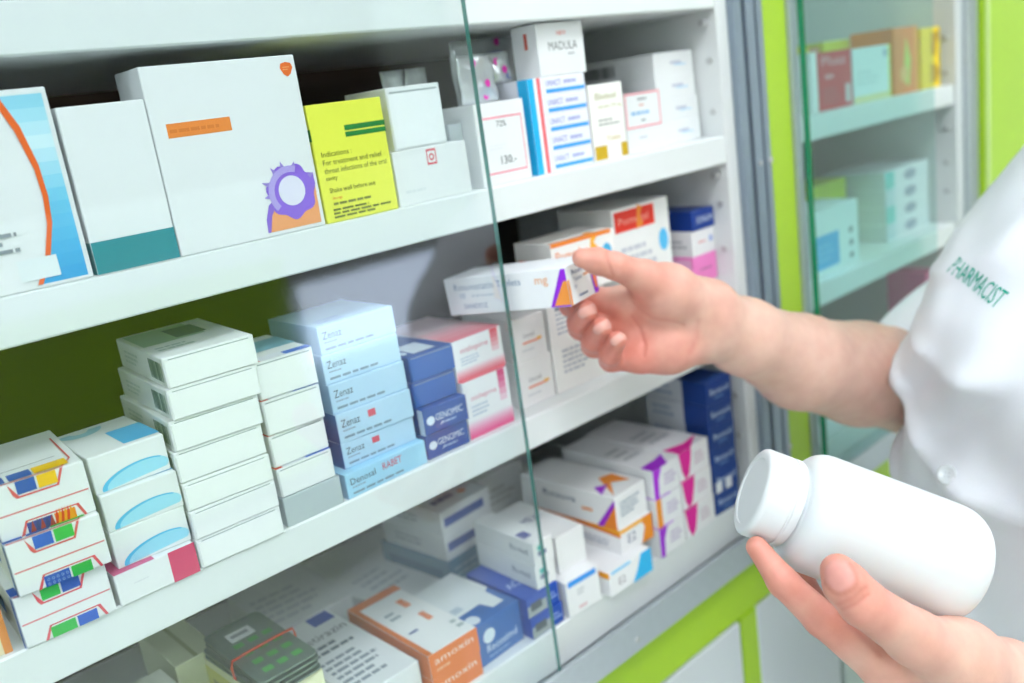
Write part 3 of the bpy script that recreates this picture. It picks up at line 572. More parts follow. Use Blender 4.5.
# ----- foil sachets behind the pink framed box
FS = mat('sachet_film', 'd2d8da', .22, .35, bump=.3, scale=140, var=.1)
def sachet(x, y_, z_, w_, h_, rot, tilt, label, dots, word):
    b = MB(); nu, nv = 12, 14; rnd = random.Random(label); vs = []
    ph = [rnd.uniform(0, 6) for _ in range(4)]
    for s_ in (0, 1):
        for j in range(nv + 1):
            for i in range(nu + 1):
                u, v = i / nu, j / nv
                puff = .0028 * (math.sin(math.pi * u) * math.sin(math.pi * v)) ** .6 * (1 if s_ == 0 else -1)
                cr = .0012 * math.sin(9 * u + ph[0] + 4 * v) * math.sin(7 * v + ph[1]) + .0005 * math.sin(31 * u + ph[2] + 17 * v)
                vs.append((u * w_, -puff + cr - (.0003 if s_ == 0 else -.0003), v * h_))
    K = (nu + 1) * (nv + 1)
    for s_ in (0, 1):
        for j in range(nv):
            for i in range(nu):
                a = s_ * K + j * (nu + 1) + i; q = (a, a + 1, a + nu + 2, a + nu + 1)
                b.f.append(q if s_ == 0 else q[::-1]); b.m.append(0); b.sm.append(True)
    rim = [i for i in range(nu + 1)] + [j * (nu + 1) + nu for j in range(1, nv + 1)] + [nv * (nu + 1) + i for i in range(nu - 1, -1, -1)] + [j * (nu + 1) for j in range(nv - 1, 0, -1)]
    for i in range(len(rim)):
        a, c = rim[i], rim[(i + 1) % len(rim)]; b.f.append((a, a + K, c + K, c)); b.m.append(0); b.sm.append(False)
    b.v = vs
    o = tag(b.build('foil_sachet', FS, None, (x, y_, Z0 + z_), math.radians(rot)), label, 'sachet', 'foil sachets')
    o.rotation_euler = (math.radians(tilt), 0, math.radians(rot))
    def at(u, v):
        i, j = min(nu - 1, int(u * nu)), min(nv - 1, int(v * nv)); p = vs[j * (nu + 1) + i]; return Vector((u * w_, p[1] - .0008, v * h_))
    d = MB()
    for u, v in dots:
        c = at(u, v); d.add([c + Vector((.0024 * math.cos(t), 0, .0028 * math.sin(t))) for t in [2 * math.pi * q / 14 for q in range(14)]], [tuple(range(14))])
    d.build('pink_dots', ink('e040b0'), o)
    t = MB(); tv, tf, asp = text_mesh('AMOL')
    for u, v in word:
        c = at(u, v); H = .0048; t.add([c + Vector((x2 * H * .9, -.0002, y2 * H)) for x2, y2 in tv], tf)
    t.build('lettering', ink('3c58b4'), o)
    return o
z7 = S2 + .0546
sachet(.4360, .066, S2 + .0002, .060, .100, -2, 0, 'tall silver foil sachet standing behind the others', [(.72, .97), (.80, .78)], [(.52, .86)])
sachet(.4110, .030, z7 + .0002, .034, .033, 2, -4, 'crinkled foil sachet on the pink framed box by the glass', [(.40, .82), (.66, .38), (.64, .14)], [(.18, .55)])
sachet(.4465, .040, S2 + .0664, .0215, .022, -3, -4, 'foil sachet leaning beside the black lettered box', [(.35, .70), (.6, .42)], [(.12, .12)])
sachet(.3875, .056, S2 + .0002, .021, .084, 8, -2, 'folded silver sachet between plain white box and glass', [], [])
sachet(.3700, .062, S2 + .0002, .020, .084, -4, -1, 'narrow silver sachet tucked behind the plain white boxes', [], [])
carton(.3872, .020, S2, .0115, .024, .0440, 0, 'b8c2c6', 'narrow grey box between the plain white and pink framed ones', 'boxes on the upper shelf')

# ----- second cabinet
G2 = 'boxes behind the teal glass'
carton(.8480, .018, S2, .0120, .05, .058, 0, 'f0f0f0', 'white edge box beside the red one behind teal glass', G2)
carton(.8610, .018, S2, .0680, .05, .0570, 0, 'd43a48', 'red box with pale wording behind the teal glass', G2, [('t', 'F', .12, .76, .16, 'Plusz', 'f0c0c4', .7), ('w', 'F', .2, .5, .6, .66, 1, 'f0b0b4'), ('r', 'F', .78, .08, .94, .4, 'd8c8cc'), ('w', 'F', .1, .1, .7, .4, 4, 'c06068')])
carton(.9320, .018, S2, .0850, .05, .0560, 0, 'e4f2f4', 'pale blue white box with yellow foot behind glass', G2, [('r', 'F', 0, 0, 1, .12, 'e8e0a8'), ('r', 'F', .94, 0, 1, 1, 'd8e060'), ('e', 'F', .85, .85, .06, .08, 'a0b8d0'), ('w', 'F', .1, .3, .7, .6, 3, 'c4dce0')])
carton(.8500, .075, S2, .120, .08, .064, 0, 'c89070', 'brown and yellow box behind the red one', G2, [('r', 'F', .55, .6, .8, 1, 'd8d850'), ('r', 'T', 0, 0, 1, 1, 'c4a070')])
carton(.9780, .075, S2, .060, .08, .068, 0, 'dce050', 'yellow green box behind the pale blue one', G2, [('w', 'F', .1, .7, .9, .9, 1, 'a0a440')])
carton(1.0210, .016, S2, .0600, .05, .0720, 0, 'f08a3c', 'orange box with green and yellow shapes behind glass', G2, [('p', 'F', [(.35, .2), (.5, .85), (.7, .5), (.6, .1)], 'c0d860'), ('r', 'F', .85, 0, 1, 1, 'f8a840'), ('e', 'F', .4, .3, .15, .12, 'f0c070')])
carton(1.0850, .014, S2, .0500, .05, .0330, 0, 'f8d818', 'yellow box with dark arrow, lower of two', 'yellow arrow boxes', [('p', 'F', [(.45, .15), (.45, .85), (.8, .75), (1, .5), (.8, .2)], 'c09810')])
carton(1.0850, .014, S2 + .0331, .0500, .05, .0350, 0, 'f8d818', 'yellow box with dark arrow, upper of two', 'yellow arrow boxes', [('p', 'F', [(.5, .1), (.5, .8), (.98, .85), (.98, .6), (.8, .5), (.75, .1)], 'c09810')])
carton(.8300, .016, S3, .0960, .05, .0680, 0, 'e4f0f0', 'white box with a sky blue panel behind the teal glass', G2, [('r', 'F', .02, .10, .55, .62, '30b0e8'), ('w', 'F', .1, .2, .5, .5, 3, '70c8f0'), ('e', 'F', .82, .55, .05, .05, '708890'), ('e', 'F', .82, .35, .05, .05, '708890'), ('e', 'F', .82, .15, .05, .05, '708890')])
carton(.9300, .070, S3, .0750, .05, .0800, 0, 'd0e040', 'tall lime box behind the sky blue panel box', G2, [('r', 'F', .55, 0, .7, .4, '8c9460')])
for i in range(4):
    carton(1.0200, .030, S3 + .0201 * i, .1150, .08, .0200, 0, 'dfe6ea', f'pale box with grey oval, {ordn(i, 4)} of four behind teal glass', 'pale oval boxes', [('e', 'F', .55, .5, .14, .3, '98a4b8'), ('r', 'F', 0, 0, .2, 1, '7cd4d0' if i % 2 else 'c8dce4')])
carton(.8350, .060, S3 + .0682, .05, .04, .012, 0, 'c8a030', 'small ochre box on the sky blue panel box', G2)
carton(1.0950, .018, S4, .030, .05, .115, 0, 'e0408c', 'upright magenta box in the lower compartment', G2)
carton(.8500, .030, S4, .20, .09, .026, 0, 'c8d4d6', 'flat pale box in the lower compartment', G2, [('w', 'F', .1, .3, .7, .7, 2, '90a0a8')])
carton(.9800, .025, S4 + .0261, .060, .06, .020, 0, 'b03038', 'dark red box on the flat pale box', G2)
# ---------------------------------------------------------------- carton in the right hand
hb = carton(0, 0, 0, .0995, .0400, .0265, 0, 'f4f6fa', 'long white box with violet and orange triangles held in right hand', None, [
    ('t', 'F', .08, .66, .18, 'Rosuvastatin Tablets', '8098b4', .56), ('t', 'F', .12, .44, .15, '10', '90a8c4'), ('w', 'F', .22, .45, .48, .54, 1, 'c8d4e0'), ('t', 'F', .14, .16, .13, 'SANDOZ', '5878a4', .2),
    ('t', 'F', .755, .56, .22, 'mg', 'f4b078', .10),
    ('p', 'F', [(.845, .015), (1.0, .015), (1.0, .96), (.965, .96)], '9820e0'), ('p', 'F', [(.875, .05), (1.0, .05), (1.0, .66), (.972, .66)], 'f89c40'),
    ('p', 'R', [(0, .015), (.06, .015), (.06, .66), (0, .66)], 'f89c40'), ('t', 'R', .18, .74, .12, 'Rosuvas', '6478a0', .6), ('t', 'R', .20, .56, .10, 'Tablet', '6478a0', .3), ('t', 'R', .20, .38, .10, '10', '6478a0'), ('w', 'R', .3, .12, .75, .22, 1, '5870a0'),
    ('p', 'R', [(.78, .96), (1, .96), (1, .02), (.86, .02)], '9820e0'), ('p', 'R', [(.82, .8), (.98, .7), (.98, .15), (.90, .15)], 'f08030'), ('w', 'R', .55, .56, .76, .7, 1, 'f4b078')], flap=None)
Qp, Pp = Vector((.3830, .0460, -.1280)), Vector((.4094, -.0497, -.1211))   # mid left edge, mid right edge of the long side
ux = (Pp - Qp).normalized(); uz = (Vector((0, 0, 1)) - ux * ux.z).normalized(); uy = uz.cross(ux)
mw = Matrix((ux, uy, uz)).transposed().to_4x4(); mw.translation = Qp - uz * .01325 + Vector((0, 0, Z0))
hb.matrix_world = mw

# ---------------------------------------------------------------- bottle
BOT = mat('white_bottle_plastic', 'e6ebee', .32, spec=.5, var=.01, sss=.15)
CAPM = mat('white_cap_plastic', 'e9edf0', .38, var=.01)
A0 = Vector((0.3802, -0.1977, -0.2185 + Z0)); A1 = Vector((0.4544, -0.2808, -0.2771 + Z0)); ax = (A1 - A0).normalized(); LB = (A1 - A0).length
bot = tag(empty('pill_bottle', A0), 'large white plastic pill bottle held in left hand', 'bottle')
b = MB(); R = .0325
prof = [(0, .018), (.0195, .018), None, (.0195, .0225), None, (.0215, .0230)]
for q in range(9):
    a = math.pi / 2 * q / 8; prof.append((.0215 + (R - .0215) * math.sin(a), .0232 + .013 * (1 - math.cos(a))))
prof += [(R, .045), (R, .07), (R, .10), (R * .995, LB - .016)]
for q in range(1, 9):
    a = math.pi / 2 * q / 8; prof.append((R * .995 - .013 * (1 - math.cos(a)), LB - .016 + .016 * math.sin(a)))
prof += [(.016, LB - .001), (.0, LB - .002)]
b.lathe((0, 0, 0), ax, prof, 64); body_b = b.build('body', BOT, bot)
b = MB(); cr = .0243
prof = [(0, .0006), (.0180, .0006), None, (.0186, .0001), None, (.0210, .0), (.0226, .0004), (.0238, .0014), (cr, .0028), (cr, .0034), None, (cr, .0150), None, (cr - .0006, .0154), (cr - .0006, .0164), None, (cr, .0168), None, (cr, .0205), (cr - .0008, .0214), None, (.019, .0215)]
b.lathe((0, 0, 0), ax, prof, 96)
b.build('cap', CAPM, bot)

# ---------------------------------------------------------------- person: implicit surfaces meshed as one continuous skin
R_palm = [[(0.7952, -0.0973, -0.3009, 0.049), (0.712, -0.0898, -0.27, 0.044), (0.6256, -0.0843, -0.2336, 0.037), (0.5579, -0.0804, -0.1939, 0.0275), (0.5236, -0.0734, -0.1728, 0.0248)], [(0.5221, -0.0754, -0.1625, 0.02), (0.4887, -0.0596, -0.1492, 0.017), (0.4697, -0.0427, -0.1477, 0.0125)], [(0.5247, -0.071, -0.171, 0.019), (0.4946, -0.0573, -0.1671, 0.015), (0.4713, -0.039, -0.1646, 0.012)], [(0.5216, -0.0707, -0.1778, 0.019), (0.4931, -0.0599, -0.1784, 0.014), (0.4709, -0.0431, -0.1775, 0.012)], [(0.5151, -0.0733, -0.1818, 0.019), (0.4858, -0.0649, -0.1833, 0.0165), (0.4677, -0.0539, -0.1851, 0.0125)], [(0.5157, -0.0766, -0.1623, 0.019), (0.4835, -0.0716, -0.1414, 0.018), (0.4631, -0.0696, -0.1275, 0.0125)]]
R_fing = [[(0.4653, -0.0703, -0.128, 0.0118), (0.4383, -0.0663, -0.113, 0.009), (0.427, -0.0614, -0.1074, 0.0088), (0.419, -0.056, -0.1038, 0.0064)], [(0.4697, -0.0427, -0.1477, 0.0115), (0.4598, -0.0127, -0.145, 0.0092), (0.4417, -0.0171, -0.1438, 0.008), (0.4325, -0.0335, -0.1431, 0.0068)], [(0.4713, -0.039, -0.1646, 0.0115), (0.4465, -0.0204, -0.161, 0.0092), (0.4347, -0.0307, -0.1532, 0.0082), (0.4268, -0.0473, -0.142, 0.007)], [(0.4709, -0.0431, -0.1775, 0.011), (0.4497, -0.0279, -0.1745, 0.009), (0.4388, -0.0389, -0.1666, 0.008), (0.4311, -0.0551, -0.1537, 0.0068)], [(0.4677, -0.0539, -0.1851, 0.0105), (0.4521, -0.0404, -0.185, 0.0083), (0.44, -0.0513, -0.1757, 0.0074), (0.4351, -0.0645, -0.163, 0.0062)]]
R_nail = [((0.4223, -0.0501, -0.1413), (-0.3688, -0.7702, 0.5204), (-0.9268, 0.3478, -0.142), 0.0042, 0.0034), ((0.4264, -0.0576, -0.1529), (-0.3487, -0.7327, 0.5844), (-0.9366, 0.2949, -0.1891), 0.004, 0.0033), ((0.4305, -0.0669, -0.1615), (-0.2571, -0.6957, 0.6707), (-0.9662, 0.1727, -0.1912), 0.0037, 0.003)]
L_palm = [[(0.594, -0.3204, -0.4799, 0.036), (0.5022, -0.3038, -0.3854, 0.027), (0.4614, -0.2965, -0.3478, 0.024)], [(0.4567, -0.2981, -0.3444, 0.021), (0.4196, -0.2818, -0.3231, 0.018), (0.3927, -0.2621, -0.3097, 0.0115)], [(0.47, -0.2934, -0.357, 0.02), (0.439, -0.2788, -0.3448, 0.016), (0.4183, -0.2579, -0.3364, 0.0115)], [(0.48, -0.2925, -0.3688, 0.02), (0.4569, -0.2769, -0.3617, 0.015), (0.4445, -0.2598, -0.3551, 0.0115)], [(0.4914, -0.2913, -0.3762, 0.02), (0.484, -0.2774, -0.3745, 0.015), (0.475, -0.2611, -0.3694, 0.011)], [(0.453, -0.2994, -0.3378, 0.021), (0.4162, -0.2909, -0.3065, 0.019), (0.3852, -0.2808, -0.2799, 0.0135)]]
L_fing = [[(0.387, -0.2814, -0.2812, 0.0135), (0.3589, -0.27, -0.2512, 0.0115), (0.3547, -0.2641, -0.2409, 0.0108), (0.3553, -0.26, -0.2356, 0.0083)], [(0.3927, -0.2621, -0.3097, 0.0115), (0.373, -0.2397, -0.2784, 0.0092), (0.3637, -0.2242, -0.2573, 0.008), (0.3619, -0.2113, -0.2402, 0.0058)], [(0.4183, -0.2579, -0.3364, 0.0115), (0.413, -0.2257, -0.3118, 0.0095), (0.4136, -0.2076, -0.2978, 0.0085), (0.4157, -0.1995, -0.2769, 0.0065)], [(0.4445, -0.2598, -0.3551, 0.011), (0.4449, -0.2295, -0.3377, 0.009), (0.4489, -0.2138, -0.3219, 0.008), (0.4512, -0.2082, -0.308, 0.0065)], [(0.475, -0.2611, -0.3694, 0.01), (0.4785, -0.2389, -0.3598, 0.0085), (0.4789, -0.2266, -0.3471, 0.0075), (0.4792, -0.2225, -0.3346, 0.006)]]
L_nail = [((0.3439, -0.2659, -0.2297), (-0.0687, 0.5632, 0.8235), (-0.7801, -0.5448, 0.3076), 0.0085, 0.0066)]
CREASE = [([(0.46, -0.0603, -0.144), (0.4659, -0.0608, -0.1505), (0.4736, -0.0633, -0.1581), (0.4818, -0.0688, -0.1613), (0.4915, -0.0748, -0.1663)], 0.0014, 0.0012), ([(0.4561, -0.0598, -0.1523), (0.462, -0.0616, -0.1623), (0.4613, -0.065, -0.174), (0.4587, -0.0653, -0.1811)], 0.0012, 0.001), ([(0.4902, -0.0805, -0.1858), (0.4932, -0.0843, -0.1775), (0.4961, -0.0852, -0.1652)], 0.0022, 0.001), ([(0.4262, -0.0709, -0.101), (0.4255, -0.0729, -0.1086), (0.4253, -0.0754, -0.1163)], 0.001, 0.0007), ([(0.3421, -0.2666, -0.2442), (0.3474, -0.2708, -0.2429), (0.3535, -0.2746, -0.2389)], 0.0012, 0.0007), ([(0.3431, -0.2684, -0.2467), (0.3481, -0.2722, -0.2454), (0.3533, -0.2756, -0.2421)], 0.001, 0.0006), ([(0.3761, -0.2533, -0.2785), (0.3804, -0.2603, -0.288), (0.383, -0.2651, -0.2952)], 0.0013, 0.001)]

class Field:
    def __init__(s, lo, hi, h):
        s.lo = np.array(lo, np.float32); s.h = h
        s.n = np.ceil((np.array(hi) - np.array(lo)) / h).astype(int) + 1
        s.a = np.full(s.n, .03, np.float32)
    def sub(s, lo, hi):
        i0 = np.clip(np.floor((np.array(lo) - s.lo) / s.h).astype(int), 0, s.n - 1); i1 = np.clip(np.ceil((np.array(hi) - s.lo) / s.h).astype(int) + 1, 1, s.n)
        g = [(s.lo[k] + s.h * np.arange(i0[k], i1[k])).astype(np.float32) for k in range(3)]
        return tuple(slice(i0[k], i1[k]) for k in range(3)), np.meshgrid(*g, indexing='ij', sparse=True)
    @staticmethod
    def smin(a, b, k):
        h = np.clip(.5 + .5 * (b - a) / k, 0, 1); return b * (1 - h) + a * h - k * h * (1 - h)
    def cone(s, p, q, k, arr=None):
        arr = s.a if arr is None else arr
        p3, q3 = np.array(p[:3]), np.array(q[:3]); m = max(p[3], q[3]) + .02
        sl, (X, Y, Z) = s.sub(np.minimum(p3, q3) - m, np.maximum(p3, q3) + m)
        if arr[sl].size == 0: return
        d = q3 - p3; dd = float(d @ d) + 1e-12
        t = np.clip(((X - p3[0]) * d[0] + (Y - p3[1]) * d[1] + (Z - p3[2]) * d[2]) / dd, 0, 1)
        ts = t * t * (3 - 2 * t) * .4 + t * .6
        D = np.sqrt((X - p3[0] - t * d[0]) ** 2 + (Y - p3[1] - t * d[1]) ** 2 + (Z - p3[2] - t * d[2]) ** 2) - (p[3] + (q[3] - p[3]) * ts)
        arr[sl] = s.smin(arr[sl], D.astype(np.float32), k)
    def ell(s, c, r, k, arr=None):
        arr = s.a if arr is None else arr
        c, r = np.array(c), np.array(r)
        sl, (X, Y, Z) = s.sub(c - r - .02, c + r + .02)
        if arr[sl].size == 0: return
        q = np.sqrt(((X - c[0]) / r[0]) ** 2 + ((Y - c[1]) / r[1]) ** 2 + ((Z - c[2]) / r[2]) ** 2)
        arr[sl] = s.smin(arr[sl], ((q - 1) * r.min()).astype(np.float32), k)
    def mesh(s, smooth=2):
        f = s.a; ins = f < 0; n = f.shape
        cs = tuple(k - 1 for k in n)
        cnt = np.zeros(cs, np.int8)
        for dx in (0, 1):
            for dy in (0, 1):
                for dz in (0, 1): cnt += ins[dx:dx + cs[0], dy:dy + cs[1], dz:dz + cs[2]]
        act = (cnt > 0) & (cnt < 8); I = np.argwhere(act); idx = np.full(cs, -1, np.int32); idx[act] = np.arange(len(I))
        pos = np.zeros((len(I), 3)); num = np.zeros(len(I))
        corners = [(x, y, z_) for x in (0, 1) for y in (0, 1) for z_ in (0, 1)]
        val = {c: f[I[:, 0] + c[0], I[:, 1] + c[1], I[:, 2] + c[2]].astype(float) for c in corners}
        for a in corners:
            for k in range(3):
                if a[k] == 0:
                    b_ = list(a); b_[k] = 1; b_ = tuple(b_); va, vb = val[a], val[b_]; x = (va < 0) != (vb < 0)
                    t = np.where(x, va / np.where(x, va - vb, 1), 0); p = np.repeat(np.array([a], float), len(I), 0); p[:, k] = t
                    pos[x] += p[x]; num[x] += 1
        P = s.lo + s.h * (I + pos / num[:, None])
        Q = []
        for k in range(3):
            o1, o2 = (k + 1) % 3, (k + 2) % 3
            sa = [slice(None)] * 3; sb = [slice(None)] * 3; sa[k] = slice(0, -1); sb[k] = slice(1, None)
            ch = ins[tuple(sa)] != ins[tuple(sb)]; E = np.argwhere(ch)
            E = E[(E[:, o1] > 0) & (E[:, o2] > 0) & (E[:, o1] < cs[o1]) & (E[:, o2] < cs[o2])]
            fl = ins[tuple(E.T)]
            def c(d1, d2):
                e = E.copy(); e[:, o1] += d1; e[:, o2] += d2; return idx[tuple(e.T)]
            q = np.stack([c(-1, -1), c(0, -1), c(0, 0), c(-1, 0)], 1); q[~fl] = q[~fl][:, ::-1]; Q.append(q)
        Q = np.concatenate(Q)
        ed = np.concatenate([Q[:, [0, 1]], Q[:, [1, 2]], Q[:, [2, 3]], Q[:, [3, 0]]])
        for _ in range(smooth):
            acc = np.zeros_like(P); w_ = np.zeros(len(P))
            np.add.at(acc, ed[:, 0], P[ed[:, 1]]); np.add.at(w_, ed[:, 0], 1); np.add.at(acc, ed[:, 1], P[ed[:, 0]]); np.add.at(w_, ed[:, 1], 1)
            P = P * .5 + .5 * acc / np.maximum(w_, 1)[:, None]
        return P, Q

def hand_mesh(palm, fing, lo, hi, h=.0012):
    F = Field(lo, hi, h); fi = np.full(F.n, .03, np.float32)
    for ch in palm:
        for p, q in zip(ch, ch[1:]): F.cone(p, q, .011)
    for ch in fing:
        one = np.full(F.n, .03, np.float32)
        for p, q in zip(ch, ch[1:]): F.cone(p, q, .0025, one)
        np.minimum(fi, one, out=fi)
    F.a = F.smin(F.a, fi, .0045)
    return F.mesh(2)
def bounds(chs, m=.012):
    A = np.array([(p[0] - p[3], p[1] - p[3], p[2] - p[3]) for c in chs for p in c]); B = np.array([(p[0] + p[3], p[1] + p[3], p[2] + p[3]) for c in chs for p in c])
    return A.min(0) - m, B.max(0) + m

SR, ER = (.935, -.215, -.165), R_palm[0][0]             # right shoulder, elbow
SL, EL = (.820, -.470, -.160), (.715, -.460, -.330)     # left shoulder, elbow
R_palm[0].insert(0, (SR[0], SR[1], SR[2], .038))
WL = L_palm[0][1]
L_palm[0][0] = (EL[0], EL[1], EL[2], .040)
L_palm[0].insert(0, (SL[0], SL[1], SL[2], .038))
rv, rq = hand_mesh(R_palm, R_fing, *bounds(R_palm + R_fing))
lv, lq = hand_mesh(L_palm, L_fing, *bounds(L_palm + L_fing))
# trunk, neck, head and legs (mostly under clothes), meshed coarser and joined to the arms
TB = Field((.60, -.62, -1.36), (1.10, .02, .26), .006)
def sec(zl, k=.03): 
    pass
for c, r in (((.800, -.32, -.20), (.055, .105, .10)), ((.77, -.32, -.34), (.07, .12, .12)), ((.80, -.31, -.50), (.09, .145, .13))): TB.ell(c, r, .06)
TB.cone((.88, -.25, -.155, .022), (.83, -.40, -.155, .022), .05)
TB.cone((.84, -.31, -.16, .035), (.865, -.30, -.04, .05), .03); TB.cone((.865, -.30, -.04, .05), (.86, -.30, .04, .05), .03)                                     # neck
TB.ell((.845, -.30, .115), (.088, .070, .112), .03)                                               # head
TB.cone((.800, -.30, .045, .030), (.790, -.30, .050, .022), .03)                                   # chin
TB.cone((.762, -.30, .115, .006), (.750, -.30, .090, .011), .012)                                  # nose
for s_ in (-1, 1):
    TB.ell((.855, -.30 + s_ * .073, .100), (.018, .008, .030), .006)                               # ears
    TB.cone((.772, -.30 + s_ * .022, .071, .005), (.763, -.30, .069, .0065), .008)                   # lips
    TB.cone((.768, -.30 + s_ * .016, .134, .006), (.776, -.30 + s_ * .044, .134, .006), .012)       # brow ridge
    TB.ell((.785, -.30 + s_ * .040, .080), (.022, .022, .026), .02)                                # cheeks
    hy = -.30 + s_ * .085
    TB.cone((.845, hy, -.55, .085), (.835, hy + s_ * .01, -.90, .055), .03); TB.cone((.835, hy + s_ * .01, -.90, .052), (.855, hy + s_ * .01, -1.27, .036), .02)
    TB.cone((.865, hy + s_ * .01, -1.30, .034), (.76, hy + s_ * .025, -1.322, .026), .02)
tv_, tq_ = TB.mesh(2)
V = np.concatenate([rv, lv, tv_]); QQ = np.concatenate([rq, lq + len(rv), tq_ + len(rv) + len(lv)])

SKIN = bpy.data.materials.new('skin'); SKIN.use_nodes = True
nt = SKIN.node_tree; p = nt.nodes['Principled BSDF']
at = nt.nodes.new('ShaderNodeAttribute'); at.attribute_name = 'tone'
nz = nt.nodes.new('ShaderNodeTexNoise'); nz.inputs['Scale'].default_value = 90; nz.inputs['Detail'].default_value = 4
nz2 = nt.nodes.new('ShaderNodeTexNoise'); nz2.inputs['Scale'].default_value = 700
tcs = nt.nodes.new('ShaderNodeTexCoord'); nt.links.new(tcs.outputs['Object'], nz.inputs['Vector']); nt.links.new(tcs.outputs['Object'], nz2.inputs['Vector'])
hs_ = nt.nodes.new('ShaderNodeMix'); hs_.data_type = 'RGBA'; hs_.blend_type = 'MULTIPLY'; hs_.inputs['Factor'].default_value = 1
rmp = nt.nodes.new('ShaderNodeValToRGB'); rmp.color_ramp.elements[0].color = (.93, .88, .87, 1); rmp.color_ramp.elements[1].color = (1, 1, 1, 1); rmp.color_ramp.elements[0].position = .35; rmp.color_ramp.elements[1].position = .65
nt.links.new(nz.outputs['Fac'], rmp.inputs[0]); nt.links.new(at.outputs['Color'], hs_.inputs['A']); nt.links.new(rmp.outputs[0], hs_.inputs['B']); nt.links.new(hs_.outputs['Result'], p.inputs['Base Color'])
bp = nt.nodes.new('ShaderNodeBump'); bp.inputs['Strength'].default_value = .12; bp.inputs['Distance'].default_value = .0006
nt.links.new(nz2.outputs['Fac'], bp.inputs['Height']); nt.links.new(bp.outputs['Normal'], p.inputs['Normal'])
p.inputs['Roughness'].default_value = .45; p.inputs['Subsurface Weight'].default_value = .25; p.inputs['Subsurface Radius'].default_value = (1, .45, .3); p.inputs['Subsurface Scale'].default_value = .005

me = bpy.data.meshes.new('body')
person = tag(empty('person', (.845, -.30, 0)), 'person in a white short sleeved uniform holding a bottle and a box', 'person')
off = np.array(person.location)
base_c = np.array(lin('ebc2b0')); pink_c = np.array(lin('e39080')); nail_c = np.array(lin('e6aea2'))
# palms and finger ends are pinker than the arm
def near(P, pts, r0, r1):
    d = np.min([np.linalg.norm(P - np.array(q[:3]), axis=1) for q in pts], axis=0); return np.clip((r1 - d) / (r1 - r0), 0, 1)
pk = np.maximum(near(V, [q for c in R_fing[1:] for q in c[1:]] + [q for c in R_palm[2:5] for q in c[1:]], .012, .032), .65 * near(V, [q for c in R_fing[:1] for q in c] + [q for c in R_palm[5:] for q in c], .012, .03))
pk = np.maximum(pk, .75 * near(V, [q for c in L_fing for q in c[1:]], .010, .03)); pk = np.maximum(pk, .35 * near(V, [q for c in L_palm[1:] for q in c], .015, .03))
colr = base_c * (1 - pk[:, None]) + pink_c * pk[:, None]
lp = near(V, [(.7575 + .0006 * abs(q), -.30 + .004 * q, .069) for q in range(-5, 6)], .0055, .0085)[:, None]; colr = colr * (1 - lp) + np.array(lin('cf8078')) * lp
for (c, a, n, hl, hw) in R_nail + L_nail:
    c, a, n = np.array(c), np.array(a), np.array(n); s_ = np.cross(a, n); d = V - c
    x, y_, z_ = d @ a, d @ s_, d @ n
    e = ((np.abs(x) / hl) ** 3 + (np.abs(y_) / hw) ** 3) ** (1 / 3)
    on = (np.abs(z_) < .009) & (e < 1.6)
    k_ = np.where(on, np.clip((1.08 - e) / .16, 0, 1), 0)[:, None]; rim_ = np.where(on, np.clip(1 - np.abs(e - 1.12) / .2, 0, 1), 0)[:, None] * (.45 if hl < .006 else .7)
    nc = nail_c if hl < .006 else np.array(lin('e0a096'))
    colr = colr * (1 - k_) + nc * k_; colr = colr * (1 - rim_) + np.array(lin('cf8474')) * rim_
    if hl > .006:
        tp = k_ * np.clip((x / hl - .55) / .15, 0, 1)[:, None]; colr = colr * (1 - tp) + np.array(lin('f4dfd4')) * tp
    V = V + n * (k_ * .0006)
# skin creases of the palm, wrist and knuckles
for line, wd, dp in CREASE:
    L_ = np.array(line); best = np.full(len(V), 9.)
    vn = (np.array([0, -.46, 0]) - L_.mean(0)); vn /= np.linalg.norm(vn)
    Vp = V - np.outer(V @ vn, vn); Lp = L_ - np.outer(L_ @ vn, vn)
    for p0, p1 in zip(Lp, Lp[1:]):
        d = p1 - p0; t = np.clip((Vp - p0) @ d / (d @ d), 0, 1); best = np.minimum(best, np.linalg.norm(Vp - p0 - t[:, None] * d, axis=1))
    okd = np.abs((V - L_.mean(0)) @ vn) < .03
    g = np.where(okd, np.exp(-(best / wd) ** 2), 0)
    V = V - np.outer(g * dp, vn); colr = colr * (1 - .17 * g[:, None] * np.array([.35, 1, 1]))
me.from_pydata((V + np.array([0, 0, Z0]) - off).tolist(), [], QQ.tolist()); me.materials.append(SKIN)
me.polygons.foreach_set('use_smooth', [True] * len(QQ))
ca = me.color_attributes.new('tone', 'FLOAT_COLOR', 'POINT'); ca.data.foreach_set('color', np.concatenate([colr, np.ones((len(V), 1))], 1).astype(np.float32).ravel())
me.update()
body = bpy.data.objects.new('body', me); COL.objects.link(body); body.parent = person
def child(name, P, Q, m, parent=person, smooth=True):
    me_ = bpy.data.meshes.new(name); me_.from_pydata((P + np.array([0, 0, Z0]) - off).tolist(), [], Q.tolist()); me_.materials.append(m)
    me_.polygons.foreach_set('use_smooth', [smooth] * len(Q)); me_.update()
    o = bpy.data.objects.new(name, me_); COL.objects.link(o); o.parent = parent; return o

